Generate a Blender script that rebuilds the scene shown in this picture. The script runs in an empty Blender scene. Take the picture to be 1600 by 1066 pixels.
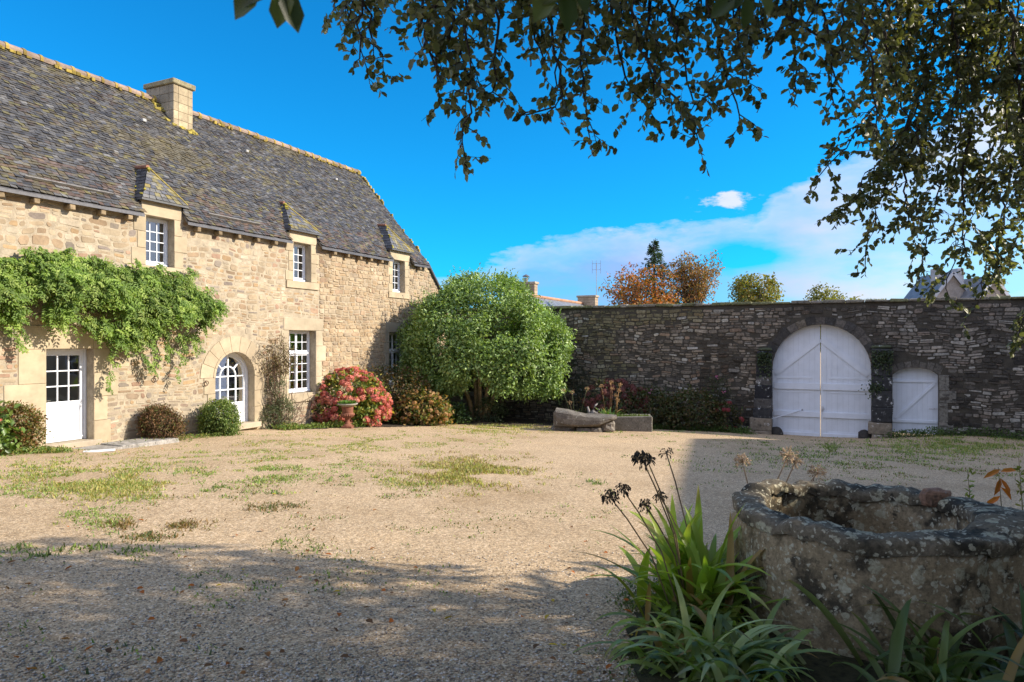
import bpy, math, random
import numpy as np
from mathutils import Vector, noise as mnoise

# ------------------------------------------------------------------ camera, sky, sun
SC = bpy.context.scene
COL = SC.collection
FPX, CZ = 1067.0, 1.665                       # focal length in photo pixels, eye height
cam_d = bpy.data.cameras.new("camera"); cam = bpy.data.objects.new("camera", cam_d); COL.objects.link(cam)
cam.location = (0, 0, CZ); cam.rotation_euler = (math.radians(90), 0, 0)
cam_d.sensor_width = 36; cam_d.lens = 24.0; cam_d.clip_start = 0.05; cam_d.clip_end = 2000
cam_d.dof.use_dof = True; cam_d.dof.focus_distance = 12.0; cam_d.dof.aperture_fstop = 7.0
SC.camera = cam
SUN_EL = math.radians(30); SUN_AZ = math.radians(93)      # azimuth clockwise from +Y
SUN = Vector((math.sin(SUN_AZ)*math.cos(SUN_EL), math.cos(SUN_AZ)*math.cos(SUN_EL), math.sin(SUN_EL)))
sd = bpy.data.lights.new("sun", 'SUN'); sd.energy = 5.0; sd.angle = math.radians(0.6); sd.color = (1.0, 0.90, 0.76)
so = bpy.data.objects.new("sun", sd); COL.objects.link(so); so.rotation_euler = SUN.to_track_quat('Z', 'Y').to_euler()
SC.view_settings.view_transform = 'Standard'; SC.view_settings.look = 'None'
SC.view_settings.exposure = 0.69; SC.view_settings.gamma = 1.0
SC.cycles.max_bounces = 8; SC.cycles.transparent_max_bounces = 12

def world():
    w = bpy.data.worlds.new("World"); SC.world = w; w.use_nodes = True
    nt = w.node_tree; nt.nodes.clear(); N = nt.nodes.new; L = nt.links.new
    out = N('ShaderNodeOutputWorld'); bg = N('ShaderNodeBackground'); L(bg.outputs[0], out.inputs[0])
    bg.inputs['Strength'].default_value = 0.115
    sky = N('ShaderNodeTexSky'); sky.sky_type = 'NISHITA'; sky.sun_disc = False
    sky.sun_elevation = SUN_EL; sky.sun_rotation = SUN_AZ; sky.air_density = 1.0; sky.dust_density = 0.3; sky.ozone_density = 2.0
    def m(op, a, b=None, c=None, clamp=False):
        n = N('ShaderNodeMath'); n.operation = op; n.use_clamp = clamp
        for i, v in enumerate((a, b, c)):
            if v is None: continue
            if isinstance(v, (int, float)): n.inputs[i].default_value = v
            else: L(v, n.inputs[i])
        return n.outputs[0]
    # deep clean autumn blue: the sky's own colour, strongly saturated
    tint = N('ShaderNodeMix'); tint.data_type = 'RGBA'; tint.blend_type = 'MULTIPLY'; tint.inputs[0].default_value = 1.0
    L(sky.outputs[0], tint.inputs[6]); tint.inputs[7].default_value = (0.04, 0.76, 1.22, 1)
    tc = N('ShaderNodeTexCoord'); sx = N('ShaderNodeSeparateXYZ'); L(tc.outputs['Generated'], sx.inputs[0])
    x, y, z = sx.outputs
    az = m('ARCTAN2', x, y); hl = m('SQRT', m('ADD', m('MULTIPLY', x, x), m('MULTIPLY', y, y)))
    el = m('ARCTAN2', z, hl)
    # noise in azimuth/elevation, flattened
    cmb = N('ShaderNodeCombineXYZ'); L(m('MULTIPLY', az, 5.0), cmb.inputs[0]); L(m('MULTIPLY', el, 13.0), cmb.inputs[1])
    def nz(scale, det, rough=0.55, off=0.0):
        n = N('ShaderNodeTexNoise'); n.inputs['Scale'].default_value = scale; n.inputs['Detail'].default_value = det
        n.inputs['Roughness'].default_value = rough
        mp = N('ShaderNodeMapping'); mp.inputs['Location'].default_value = (off, off*0.7, 0); L(cmb.outputs[0], mp.inputs[0]); L(mp.outputs[0], n.inputs['Vector'])
        return n.outputs['Fac']
    n1 = nz(2.2, 7, 0.6); n2 = nz(0.9, 5, 0.55, 3.1); n3 = nz(5.0, 6, 0.6, 7.7)
    # cloud bank: elevation of its top against azimuth
    cv = N('ShaderNodeFloatCurve'); c = cv.mapping.curves[0]
    pts = [(-180, 13), (-60, 8), (-25, 2.0), (-6.5, 5.0), (-2, 6.6), (2, 8.6), (9, 9.4), (17, 9.5), (20.0, 9.8), (21.0, 11.2), (24, 13.2), (31, 14.8), (37, 17), (60, 18), (180, 13)]
    c.points[0].location = ((pts[0][0]+180)/360, pts[0][1]/40); c.points[1].location = ((pts[-1][0]+180)/360, pts[-1][1]/40)
    for a, e in pts[1:-1]: c.points.new((a+180)/360, e/40)
    for p in c.points: p.handle_type = 'VECTOR'
    cv.mapping.update()
    L(m('DIVIDE', m('ADD', m('MULTIPLY', az, 180/math.pi), 180), 360), cv.inputs['Value'])
    top = m('MULTIPLY', cv.outputs[0], 40*math.pi/180)
    d = m('SUBTRACT', top, el)                                   # >0 inside the bank
    d = m('ADD', d, m('MULTIPLY', m('SUBTRACT', n1, 0.5), 0.075))
    d = m('ADD', d, m('MULTIPLY', m('SUBTRACT', n3, 0.5), 0.035))
    edge = m('DIVIDE', d, 0.018, clamp=True)
    body = m('ADD', 0.50, m('MULTIPLY', m('SUBTRACT', n2, 0.45), 2.4), clamp=True)
    body = m('MAXIMUM', body, 0.5)
    rim = m('SUBTRACT', 1.0, m('DIVIDE', d, 0.055, clamp=True))   # the top edge of the bank stays bright
    dens = m('MULTIPLY', edge, m('MAXIMUM', body, m('MULTIPLY', rim, 0.85)))
    # gap of blue wedged under the bank to the right of the trees
    def blob(a0, e0, ra, re, k=1.0):
        q = m('ADD', m('POWER', m('DIVIDE', m('SUBTRACT', az, a0), ra), 2.0), m('POWER', m('DIVIDE', m('SUBTRACT', el, e0), re), 2.0))
        return m('MULTIPLY', m('SUBTRACT', 1.0, q, clamp=True), k)
    R = math.radians
    dens = m('SUBTRACT', dens, m('MULTIPLY', m('ADD', blob(R(18.3), R(6.6), R(5.4), R(1.6)), m('MULTIPLY', m('SUBTRACT', n1, 0.5), 1.6)), m('MULTIPLY', blob(R(18.3), R(6.6), R(7.5), R(2.4)), 0.8, clamp=True)), clamp=True)
    puff = m('MULTIPLY', m('ADD', blob(R(17.3), R(11.2), R(2.4), R(0.8)), m('MULTIPLY', m('SUBTRACT', n3, 0.56), 4.0)), blob(R(17.3), R(11.2), R(3.2), R(1.3)), )
    dens = m('MAXIMUM', dens, m('MULTIPLY', puff, 2.0, clamp=True))
    # unseen broken white cloud behind and above the viewer, added to neutralise the fill
    back = m('MULTIPLY', m('MULTIPLY', m('SUBTRACT', n2, 0.34), 6.0, clamp=True), m('DIVIDE', m('SUBTRACT', 0.45, y), 0.3, clamp=True))
    back = m('MULTIPLY', back, 0.9)
    # whiter towards the sun's side
    wh = m('DIVIDE', m('SUBTRACT', az, R(14)), R(16), clamp=True)
    cc = N('ShaderNodeMix'); cc.data_type = 'RGBA'; L(wh, cc.inputs[0])
    cc.inputs[6].default_value = (1.9, 3.0, 5.5, 1); cc.inputs[7].default_value = (4.9, 5.0, 5.5, 1)
    cr_ = N('ShaderNodeMix'); cr_.data_type = 'RGBA'; L(m('MULTIPLY', rim, m('ADD', 0.3, m('MULTIPLY', n3, 1.2)), clamp=True), cr_.inputs[0]); L(cc.outputs[2], cr_.inputs[6]); cr_.inputs[7].default_value = (4.4, 4.8, 5.7, 1); cc = cr_
    mx = N('ShaderNodeMix'); mx.data_type = 'RGBA'; L(m('MULTIPLY', dens, 0.97), mx.inputs[0]); L(tint.outputs[2], mx.inputs[6]); L(cc.outputs[2], mx.inputs[7])
    mb_ = N('ShaderNodeMix'); mb_.data_type = 'RGBA'; L(back, mb_.inputs[0]); L(mx.outputs[2], mb_.inputs[6]); mb_.inputs[7].default_value = (5.7, 6.2, 8.2, 1)
    L(mb_.outputs[2], bg.inputs['Color'])
world()

# ------------------------------------------------------------------ frames of reference
def gz(x, y):
    """height of the sloping courtyard"""
    xx = max(-45, min(45, x)); yy = y if y < 36 else 36 + (y-36)*0.05
    yy = max(-12, yy)
    z = -.0281*xx - .0583*yy
    z -= 0.13*math.exp(-((x+9.2)**2+(y-15.2)**2)/6.0)
    z -= 0.10*math.exp(-((x-11.2)**2+(y-24.3)**2)/8.0)
    z += 0.26*math.exp(-((x-15.5)**2+(y-22.8)**2)/7.0)
    z += 0.02*mnoise.noise((x*.35, y*.35, 0.3)) + 0.008*mnoise.noise((x*1.3, y*1.3, 4.3))
    return z
UV2, NV2, P0 = (.424, .9057), (.9057, -.424), (-10.07, 15.4)
TV2, MV2, W0 = (.9057, -.424), (-.424, -.9057), (-2.53, 31.5)
HZ = -0.615; WZ = -1.765
def FP(u, d, z):
    return Vector((P0[0]+UV2[0]*u+NV2[0]*d, P0[1]+UV2[1]*u+NV2[1]*d, HZ+z))
def WP(t, d, z):
    return Vector((W0[0]+TV2[0]*t+MV2[0]*d, W0[1]+TV2[1]*t+MV2[1]*d, WZ+z))
def fac(px, py, d=0.0):
    k = (px-800)/FPX; ox = P0[0]+NV2[0]*d; oy = P0[1]+NV2[1]*d
    s = (k*oy-ox)/(UV2[0]-k*UV2[1]); D = oy+UV2[1]*s
    return s, (533-py)/FPX*D+CZ-HZ
def pw(px, py, Y):
    return Vector(((px-800)/FPX*Y, Y, CZ+(533-py)/FPX*Y))
def G(px, py):
    k = (px-800)/FPX; v = (py-533)/FPX; Y = 10.0
    for _ in range(60):
        Y = Y*0.5 + 0.5*(CZ-gz(k*Y, Y))/v
    return k*Y, Y
def GP(px, py):
    x, y = G(px, py); return Vector((x, y, gz(x, y)))

# ------------------------------------------------------------------ objects
def put(o, parent=None):
    COL.objects.link(o)
    if parent: o.parent = parent
    return o
def tag(o, label=None, cat=None, group=None, kind=None):
    if label: o['label'] = label
    if cat: o['category'] = cat
    if group: o['group'] = group
    if kind: o['kind'] = kind
    return o
def thing(name, label, cat, loc=(0, 0, 0), rz=0.0, group=None):
    o = bpy.data.objects.new(name, None); COL.objects.link(o); o.location = loc; o.rotation_euler = (0, 0, rz)
    o.empty_display_size = 0.2
    return tag(o, label, cat, group)
def lerp(a, b, t): return a+(b-a)*t
def vcol(c, j, rng): 
    f = 1+rng.uniform(-j, j); return tuple(max(0, v*f) for v in c)

class MB:
    """collects shapes, builds one mesh object"""
    def __init__(s): s.v = []; s.f = []; s.m = []; s.c = []
    def add(s, vs, fs, col=(.5, .5, .5), mi=0):
        b = len(s.v); s.v.extend([tuple(p) for p in vs]); s.c.extend([col]*len(vs))
        for f in fs: s.f.append([b+i for i in f]); s.m.append(mi)
    def box(s, lo, hi, col=(.5, .5, .5), mi=0):
        x0, y0, z0 = lo; x1, y1, z1 = hi
        s.add([(x0,y0,z0),(x1,y0,z0),(x1,y1,z0),(x0,y1,z0),(x0,y0,z1),(x1,y0,z1),(x1,y1,z1),(x0,y1,z1)],
              [(0,3,2,1),(4,5,6,7),(0,1,5,4),(1,2,6,5),(2,3,7,6),(3,0,4,7)], col, mi)
    def bevbox(s, lo, hi, b=.01, col=(.5,.5,.5), mi=0, jit=0, rng=None):
        """box with chamfered edges; jit wobbles the corners"""
        x = [lo[0], hi[0]]; y = [lo[1], hi[1]]; z = [lo[2], hi[2]]
        c = [(lo[i]+hi[i])/2 for i in range(3)]; vs = []; idx = {}
        for i in (0, 1):
            for j in (0, 1):
                for k in (0, 1):
                    o = [rng.uniform(-jit, jit) for _ in range(3)] if jit else (0, 0, 0)
                    sx, sy, sz = (1, -1)[i]*b, (1, -1)[j]*b, (1, -1)[k]*b
                    for a, q in enumerate(((0, sy, sz), (sx, 0, sz), (sx, sy, 0))):
                        idx[i, j, k, a] = len(vs); vs.append((x[i]+q[0]+o[0], y[j]+q[1]+o[1], z[k]+q[2]+o[2]))
        fs = []
        for i in (0, 1):
            f = [idx[i,0,0,0], idx[i,1,0,0], idx[i,1,1,0], idx[i,0,1,0]]; fs.append(f if i else f[::-1])
            f = [idx[0,i,0,1], idx[0,i,1,1], idx[1,i,1,1], idx[1,i,0,1]]; fs.append(f if i else f[::-1])
            f = [idx[0,0,i,2], idx[1,0,i,2], idx[1,1,i,2], idx[0,1,i,2]]; fs.append(f if i else f[::-1])
        for i in (0, 1):
            for j in (0, 1):
                fs.append([idx[0,i,j,1], idx[1,i,j,1], idx[1,i,j,2], idx[0,i,j,2]])
                fs.append([idx[i,0,j,0], idx[i,1,j,0], idx[i,1,j,2], idx[i,0,j,2]])
                fs.append([idx[i,j,0,0], idx[i,j,1,0], idx[i,j,1,1], idx[i,j,0,1]])
                for k in (0, 1): fs.append([idx[i,j,k,0], idx[i,j,k,1], idx[i,j,k,2]])
        s.add(vs, fs, col, mi)
    def prism(s, pts, y0, y1, col=(.5,.5,.5), mi=0):
        """(x,z) outline extruded along y"""
        n = len(pts)
        s.add([(p[0], y0, p[1]) for p in pts]+[(p[0], y1, p[1]) for p in pts],
              [list(range(n)), list(range(2*n-1, n-1, -1))]+[(i, i+n, (i+1) % n+n, (i+1) % n) for i in range(n)], col, mi)
    def tube(s, path, radii, n=6, col=(.3,.2,.1), mi=0, cap=True):
        path = [Vector(p) for p in path]; vs = []
        if not hasattr(radii, '__len__'): radii = [radii]*len(path)
        for i, p in enumerate(path):
            t = (path[min(i+1, len(path)-1)]-path[max(i-1, 0)])
            if t.length < 1e-9: t = Vector((0, 0, 1))
            t.normalize(); a = Vector((0, 0, 1)) if abs(t.z) < .9 else Vector((1, 0, 0))
            q = t.cross(a).normalized(); w = t.cross(q)
            for k in range(n):
                an = 2*math.pi*k/n; vs.append(p+(q*math.cos(an)+w*math.sin(an))*radii[i])
        fs = [(i*n+k, i*n+(k+1) % n, (i+1)*n+(k+1) % n, (i+1)*n+k) for i in range(len(path)-1) for k in range(n)]
        if cap: fs += [list(range(n-1, -1, -1)), [(len(path)-1)*n+k for k in range(n)]]
        s.add(vs, fs, col, mi)
    def bar(s, a, b, w, t, up=(0, 1, 0), col=(.8,.8,.8), mi=0):
        """rectangular bar from a to b; w across, t along `up`"""
        a = Vector(a); b = Vector(b); up = Vector(up).normalized(); d = (b-a).normalized(); q = d.cross(up).normalized()*w/2; r = up*t/2
        s.add([a-q-r, a+q-r, a+q+r, a-q+r, b-q-r, b+q-r, b+q+r, b-q+r],
              [(0,3,2,1),(4,5,6,7),(0,1,5,4),(1,2,6,5),(2,3,7,6),(3,0,4,7)], col, mi)
    def lathe(s, prof, n=24, c=(0, 0, 0), col=(.5,.5,.5), mi=0):
        vs = []
        for r, z in prof:
            for k in range(n):
                a = 2*math.pi*k/n; vs.append((c[0]+r*math.cos(a), c[1]+r*math.sin(a), c[2]+z))
        m = len(prof)
        fs = [(i*n+k, i*n+(k+1) % n, (i+1)*n+(k+1) % n, (i+1)*n+k) for i in range(m-1) for k in range(n)]
        fs += [list(range(n-1, -1, -1)), [(m-1)*n+k for k in range(n)]]
        s.add(vs, fs, col, mi)
    def build(s, name, mats, parent=None, smooth=False, loc=None):
        me = bpy.data.meshes.new(name); me.from_pydata(s.v, [], s.f)
        if not isinstance(mats, (list, tuple)): mats = [mats]
        for m in mats: me.materials.append(m)
        if len(mats) > 1: me.polygons.foreach_set('material_index', s.m)
        a = me.color_attributes.new('Col', 'FLOAT_COLOR', 'POINT')
        c = np.ones((len(s.v), 4), np.float32); c[:, :3] = np.array(s.c, np.float32).reshape(-1, 3); a.data.foreach_set('color', c.ravel())
        if smooth: me.polygons.foreach_set('use_smooth', [True]*len(me.polygons))
        me.update(); o = bpy.data.objects.new(name, me)
        if loc is not None: o.location = loc
        return put(o, parent)

def np_mesh(name, V, Fq, C, mat, parent=None, smooth=False):
    """uniform quads/tris from arrays"""
    me = bpy.data.meshes.new(name); n = Fq.shape[1]
    me.vertices.add(len(V)); me.vertices.foreach_set('co', V.astype(np.float32).ravel())
    me.loops.add(Fq.size); me.loops.foreach_set('vertex_index', Fq.astype(np.int32).ravel())
    me.polygons.add(len(Fq)); me.polygons.foreach_set('loop_start', np.arange(0, Fq.size, n, dtype=np.int32))
    me.polygons.foreach_set('loop_total', np.full(len(Fq), n, np.int32))
    if smooth: me.polygons.foreach_set('use_smooth', np.ones(len(Fq), bool))
    me.materials.append(mat); me.update(calc_edges=True)
    a = me.color_attributes.new('Col', 'FLOAT_COLOR', 'POINT'); c = np.ones((len(V), 4), np.float32); c[:, :3] = C; a.data.foreach_set('color', c.ravel())
    me.validate(); o = bpy.data.objects.new(name, me); return put(o, parent)

def unit(a): return a/np.maximum(np.linalg.norm(a, axis=1, keepdims=True), 1e-9)
def leaves(name, P, D, Nn, Ln, Wd, C, mat, parent=None, fold=0.18):
    """N folded leaves: base P, along D, facing Nn"""
    D = unit(D); S = unit(np.cross(D, Nn)); Z = np.cross(S, D)
    Ln = np.broadcast_to(Ln, (len(P),)).astype(float)[:, None]; Wd = np.broadcast_to(Wd, (len(P),)).astype(float)[:, None]
    f = fold
    tpl = [(0, 0, 0), (.46, .28, f), (.44, .68, f), (0, 1, -.12), (-.44, .68, f), (-.46, .28, f)]
    V = np.stack([P+S*Wd*a+D*Ln*b+Z*(Wd*c if k != 3 else Ln*c) for k, (a, b, c) in enumerate(tpl)], 1).reshape(-1, 3)
    n = len(P); b = np.arange(n)[:, None]*6
    Fq = np.concatenate([b+np.array([[0, 1, 2, 3]]), b+np.array([[0, 3, 4, 5]])], 0)
    return np_mesh(name, V, Fq, np.repeat(C, 6, 0), mat, parent)
def rleaf_cols(rs, n, pal, wts=None, j=.25):
    pal = np.array(pal, float); i = rs.choice(len(pal), n, p=wts); return np.clip(pal[i]*(1+rs.uniform(-j, j, (n, 1))), 0, 1)
def lobe_points(rs, lobes, n, rin=.72, up=None):
    """points through the outer shell of a union of ellipsoids, and outward normals"""
    L = np.array(lobes, float); area = (L[:, 3]*L[:, 4]+L[:, 4]*L[:, 5]+L[:, 3]*L[:, 5]); area /= area.sum()
    out = []; nrm = []; tot = 0
    while tot < n:
        k = rs.choice(len(L), n, p=area); d = unit(rs.normal(size=(n, 3))); r = rin+(1-rin)*rs.random((n, 1))**.55
        p = L[k, :3]+d*L[k, 3:]*r
        ok = np.ones(n, bool)
        for q in range(len(L)):
            e = (((p-L[q, :3])/L[q, 3:])**2).sum(1); ok &= ~((e < rin**2) & (k != q))
        if up is not None: ok &= up(p)
        out.append(p[ok]); nrm.append(unit(d/L[k, 3:])[ok]); tot += ok.sum()
    return np.concatenate(out)[:n], np.concatenate(nrm)[:n]
def lownoise(P, s, seed=0.):
    return np.array([mnoise.noise((p[0]*s+seed, p[1]*s, p[2]*s)) for p in P])
def bush(name, parent, seed, lobes, n, ln, wd, pal, mat, wts=None, rin=.7, droop=.3, clump=.35, up=None, j=.22, fold=.18):
    """leaf cloud over lobes, in clumps: leaves gather round twig ends so the surface breaks up"""
    rs = np.random.RandomState(seed); nc = max(8, n//9)
    P, Nn = lobe_points(rs, lobes, nc, rin, up)
    tn = lownoise(P, 1.6/max(.3, np.mean([l[3] for l in lobes])), seed*.37)
    k = rs.randint(0, nc, n); spread = ln*1.0
    p = P[k]+rs.normal(size=(n, 3))*spread*np.array([1, 1, .8])
    out = Nn[k]; d = unit(out*.55+rs.normal(size=(n, 3))*.75+np.array([0, 0, -droop])); nn = unit(out*.6+rs.normal(size=(n, 3))*.5+np.array([0, 0, .75]))
    c = rleaf_cols(rs, n, pal, wts, j)*(1+clump*tn[k])[:, None]
    return leaves(name, p, d, nn, ln*rs.uniform(.7, 1.25, n), wd*rs.uniform(.7, 1.25, n), np.clip(c, .003, 1), mat, parent, fold)

# ------------------------------------------------------------------ materials
MATS = {}
def mat(name, fn):
    m = bpy.data.materials.new(name); m.use_nodes = True; nt = m.node_tree; b = nt.nodes['Principled BSDF']
    fn(nt, b); MATS[name] = m; return m
def nd(nt, t, **kw):
    n = nt.nodes.new(t)
    for k, v in kw.items(): setattr(n, k, v)
    return n
def tex(nt, kind, scale, vec=None, **inp):
    n = nt.nodes.new(kind); n.inputs['Scale'].default_value = scale
    for k, v in inp.items(): n.inputs[k.replace('_', ' ')].default_value = v
    if vec is not None: nt.links.new(vec, n.inputs['Vector'])
    return n
def ramp(nt, src, stops):
    r = nt.nodes.new('ShaderNodeValToRGB'); e = r.color_ramp.elements
    e[0].position, e[0].color = stops[0][0], (*stops[0][1], 1); e[1].position, e[1].color = stops[-1][0], (*stops[-1][1], 1)
    for p, c in stops[1:-1]:
        q = e.new(p); q.color = (*c, 1)
    nt.links.new(src, r.inputs[0]); return r.outputs[0]
def mixc(nt, a, b, fac=1.0, mode='MIX'):
    n = nt.nodes.new('ShaderNodeMix'); n.data_type = 'RGBA'; n.blend_type = mode
    for sock, v in ((n.inputs[0], fac), (n.inputs[6], a), (n.inputs[7], b)):
        if isinstance(v, (int, float)): sock.default_value = v
        elif isinstance(v, tuple): sock.default_value = (*v, 1)
        else: nt.links.new(v, sock)
    return n.outputs[2]
def bump(nt, b, h, strength=.5, dist=.01, prev=None):
    n = nt.nodes.new('ShaderNodeBump'); n.inputs['Strength'].default_value = strength; n.inputs['Distance'].default_value = dist
    nt.links.new(h, n.inputs['Height'])
    if prev is not None: nt.links.new(prev, n.inputs['Normal'])
    nt.links.new(n.outputs[0], b.inputs['Normal']); return n.outputs[0]
def colattr(nt):
    a = nt.nodes.new('ShaderNodeAttribute'); a.attribute_name = 'Col'; return a.outputs['Color']
def objco(nt): return nt.nodes.new('ShaderNodeTexCoord').outputs['Object']
G3 = lambda v: (v, v, v)

def f_leaf(rough, tr, spec=.5):
    def fn(nt, b):
        c = colattr(nt); nt.links.new(c, b.inputs['Base Color']); b.inputs['Roughness'].default_value = rough
        b.inputs['Specular IOR Level'].default_value = spec
        t = nd(nt, 'ShaderNodeBsdfTranslucent'); nt.links.new(mixc(nt, c, (1.5, 1.6, .5), 1.0, 'MULTIPLY'), t.inputs['Color'])
        m = nd(nt, 'ShaderNodeMixShader'); m.inputs[0].default_value = tr
        nt.links.new(b.outputs[0], m.inputs[1]); nt.links.new(t.outputs[0], m.inputs[2])
        nt.links.new(m.outputs[0], nt.nodes['Material Output'].inputs[0])
    return fn
mat('leaf_glossy', f_leaf(.40, .25, .4)); mat('leaf_soft', f_leaf(.55, .33, .35)); mat('leaf_dry', f_leaf(.8, .2, .15))
mat('leaf_strap', f_leaf(.42, .35, .4)); mat('leaf_oak', f_leaf(.42, .28, .45)); mat('petal', f_leaf(.7, .35, .2))
def f_stone(scale=14., speck=.35, bs=.6, bd=.012, rough=.9, lichen=None, lsc=7., lth=.62, lichen2=None):
    def fn(nt, b):
        oc = objco(nt); c = colattr(nt)
        n1 = tex(nt, 'ShaderNodeTexNoise', scale, oc, Detail=8., Roughness=.65)
        n2 = tex(nt, 'ShaderNodeTexNoise', scale*.16, oc, Detail=5.)
        c = mixc(nt, c, ramp(nt, n1.outputs['Fac'], [(.25, G3(1-speck*1.3)), (.5, G3(1.)), (.8, G3(1+speck))]), 1., 'MULTIPLY')
        c = mixc(nt, c, ramp(nt, n2.outputs['Fac'], [(.3, (.74, .72, .70)), (.7, (1.2, 1.18, 1.15))]), 1., 'MULTIPLY')
        if lichen:
            n3 = tex(nt, 'ShaderNodeTexNoise', lsc, oc, Detail=6., Roughness=.7)
            c = mixc(nt, c, lichen, ramp(nt, n3.outputs['Fac'], [(lth, G3(0)), (lth+.05, G3(.9))]))
        if lichen2:
            n4 = tex(nt, 'ShaderNodeTexNoise', lsc*.45, oc, Detail=7., Roughness=.75)
            c = mixc(nt, c, lichen2, ramp(nt, n4.outputs['Fac'], [(.55, G3(0)), (.66, G3(.85))]))
        nt.links.new(c, b.inputs['Base Color']); b.inputs['Roughness'].default_value = rough; b.inputs['Specular IOR Level'].default_value = .25
        v = tex(nt, 'ShaderNodeTexNoise', scale*2.2, oc, Detail=10., Roughness=.7)
        bump(nt, b, v.outputs['Fac'], bs, bd)
    return fn
mat('rubble_stone', f_stone(9., .22, .55, .012)); mat('mortar', f_stone(30., .25, .8, .012, .95))
mat('dressed_stone', f_stone(6., .12, .3, .006, .85))
mat('wall_stone', f_stone(16., .5, .9, .02, .9, (.46, .46, .42), 15., .645, (.035, .033, .03)))
mat('pier_stone', f_stone(9., .4, .9, .02, .9, (.62, .62, .60), 4.5, .60, (.02, .02, .022)))
mat('granite', f_stone(22., .45, .9, .02, .88, (.38, .38, .34), 12., .60, (.05, .045, .035)))
mat('slate', f_stone(18., .35, .35, .004, .42))
MATS['slate'].node_tree.nodes['Principled BSDF'].inputs['Specular IOR Level'].default_value = .5
mat('lichen', f_stone(25., .5, 1., .01, .95)); mat('terracotta', f_stone(16., .3, .4, .004, .85))
mat('bark', f_stone(18., .5, 1., .02, .95)); mat('soil', f_stone(18., .7, 1., .03, 1.)); mat('dry_stalk', f_stone(30., .3, .3, .003, .8))
mat('render_wall', f_stone(5., .1, .3, .004, .9)); mat('wood_grey', f_stone(12., .4, .6, .006, .9)); mat('iron', f_stone(30., .4, .4, .002, .6))
def f_paint(nt, b):
    oc = objco(nt); n = tex(nt, 'ShaderNodeTexNoise', 3., oc, Detail=6.); n2 = tex(nt, 'ShaderNodeTexNoise', 40., oc, Detail=3.)
    c = mixc(nt, colattr(nt), ramp(nt, n.outputs['Fac'], [(.3, (.93, .93, .92)), (.65, (1.03, 1.03, 1.03))]), 1., 'MULTIPLY')
    nt.links.new(c, b.inputs['Base Color']); b.inputs['Roughness'].default_value = .45; bump(nt, b, n2.outputs['Fac'], .12, .003)
mat('white_paint', f_paint)
def f_glass(nt, b):
    nt.nodes.remove(b); g = nd(nt, 'ShaderNodeBsdfGlossy'); g.inputs['Roughness'].default_value = .02; g.inputs['Color'].default_value = (.9, .93, .95, 1)
    t = nd(nt, 'ShaderNodeBsdfTransparent'); t.inputs['Color'].default_value = (.86, .89, .89, 1)
    n = tex(nt, 'ShaderNodeTexNoise', 2.2, objco(nt), Detail=1.); bp = nd(nt, 'ShaderNodeBump'); bp.inputs['Strength'].default_value = .12; bp.inputs['Distance'].default_value = .02
    nt.links.new(n.outputs['Fac'], bp.inputs['Height']); nt.links.new(bp.outputs[0], g.inputs['Normal'])
    fr = nd(nt, 'ShaderNodeFresnel'); fr.inputs['IOR'].default_value = 2.9; m = nd(nt, 'ShaderNodeMixShader')
    nt.links.new(fr.outputs[0], m.inputs[0]); nt.links.new(t.outputs[0], m.inputs[1]); nt.links.new(g.outputs[0], m.inputs[2])
    nt.links.new(m.outputs[0], nt.nodes['Material Output'].inputs[0])
mat('glass', f_glass)
def f_plain(nt, b):
    nt.links.new(colattr(nt), b.inputs['Base Color']); b.inputs['Roughness'].default_value = .8
mat('plain', f_plain)
def f_gravel(nt, b):
    oc = objco(nt)
    v = tex(nt, 'ShaderNodeTexVoronoi', 84., oc); v2 = tex(nt, 'ShaderNodeTexVoronoi', 34., oc)
    sp = nd(nt, 'ShaderNodeSeparateColor'); nt.links.new(v.outputs['Color'], sp.inputs[0])
    c = ramp(nt, sp.outputs[0], [(0., (.19, .135, .08)), (.25, (.38, .27, .155)), (.62, (.52, .375, .225)), (.86, (.61, .46, .29)), (1., (.68, .56, .40))])
    sp2 = nd(nt, 'ShaderNodeSeparateColor'); nt.links.new(v2.outputs['Color'], sp2.inputs[0])
    c = mixc(nt, c, ramp(nt, sp2.outputs[1], [(0., G3(.78)), (1., G3(1.18))]), 1., 'MULTIPLY')
    big = tex(nt, 'ShaderNodeTexNoise', .55, oc, Detail=7., Roughness=.62)
    c = mixc(nt, c, ramp(nt, big.outputs['Fac'], [(.3, (.80, .77, .71)), (.52, (1., 1., 1.)), (.75, (1.10, 1.08, 1.04))]), 1., 'MULTIPLY')
    nt.links.new(c, b.inputs['Base Color']); b.inputs['Roughness'].default_value = .9; b.inputs['Specular IOR Level'].default_value = .2
    p = bump(nt, b, v.outputs['Distance'], .7, -.009); bump(nt, b, big.outputs['Fac'], .4, .06, p)
mat('gravel', f_gravel)
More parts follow.
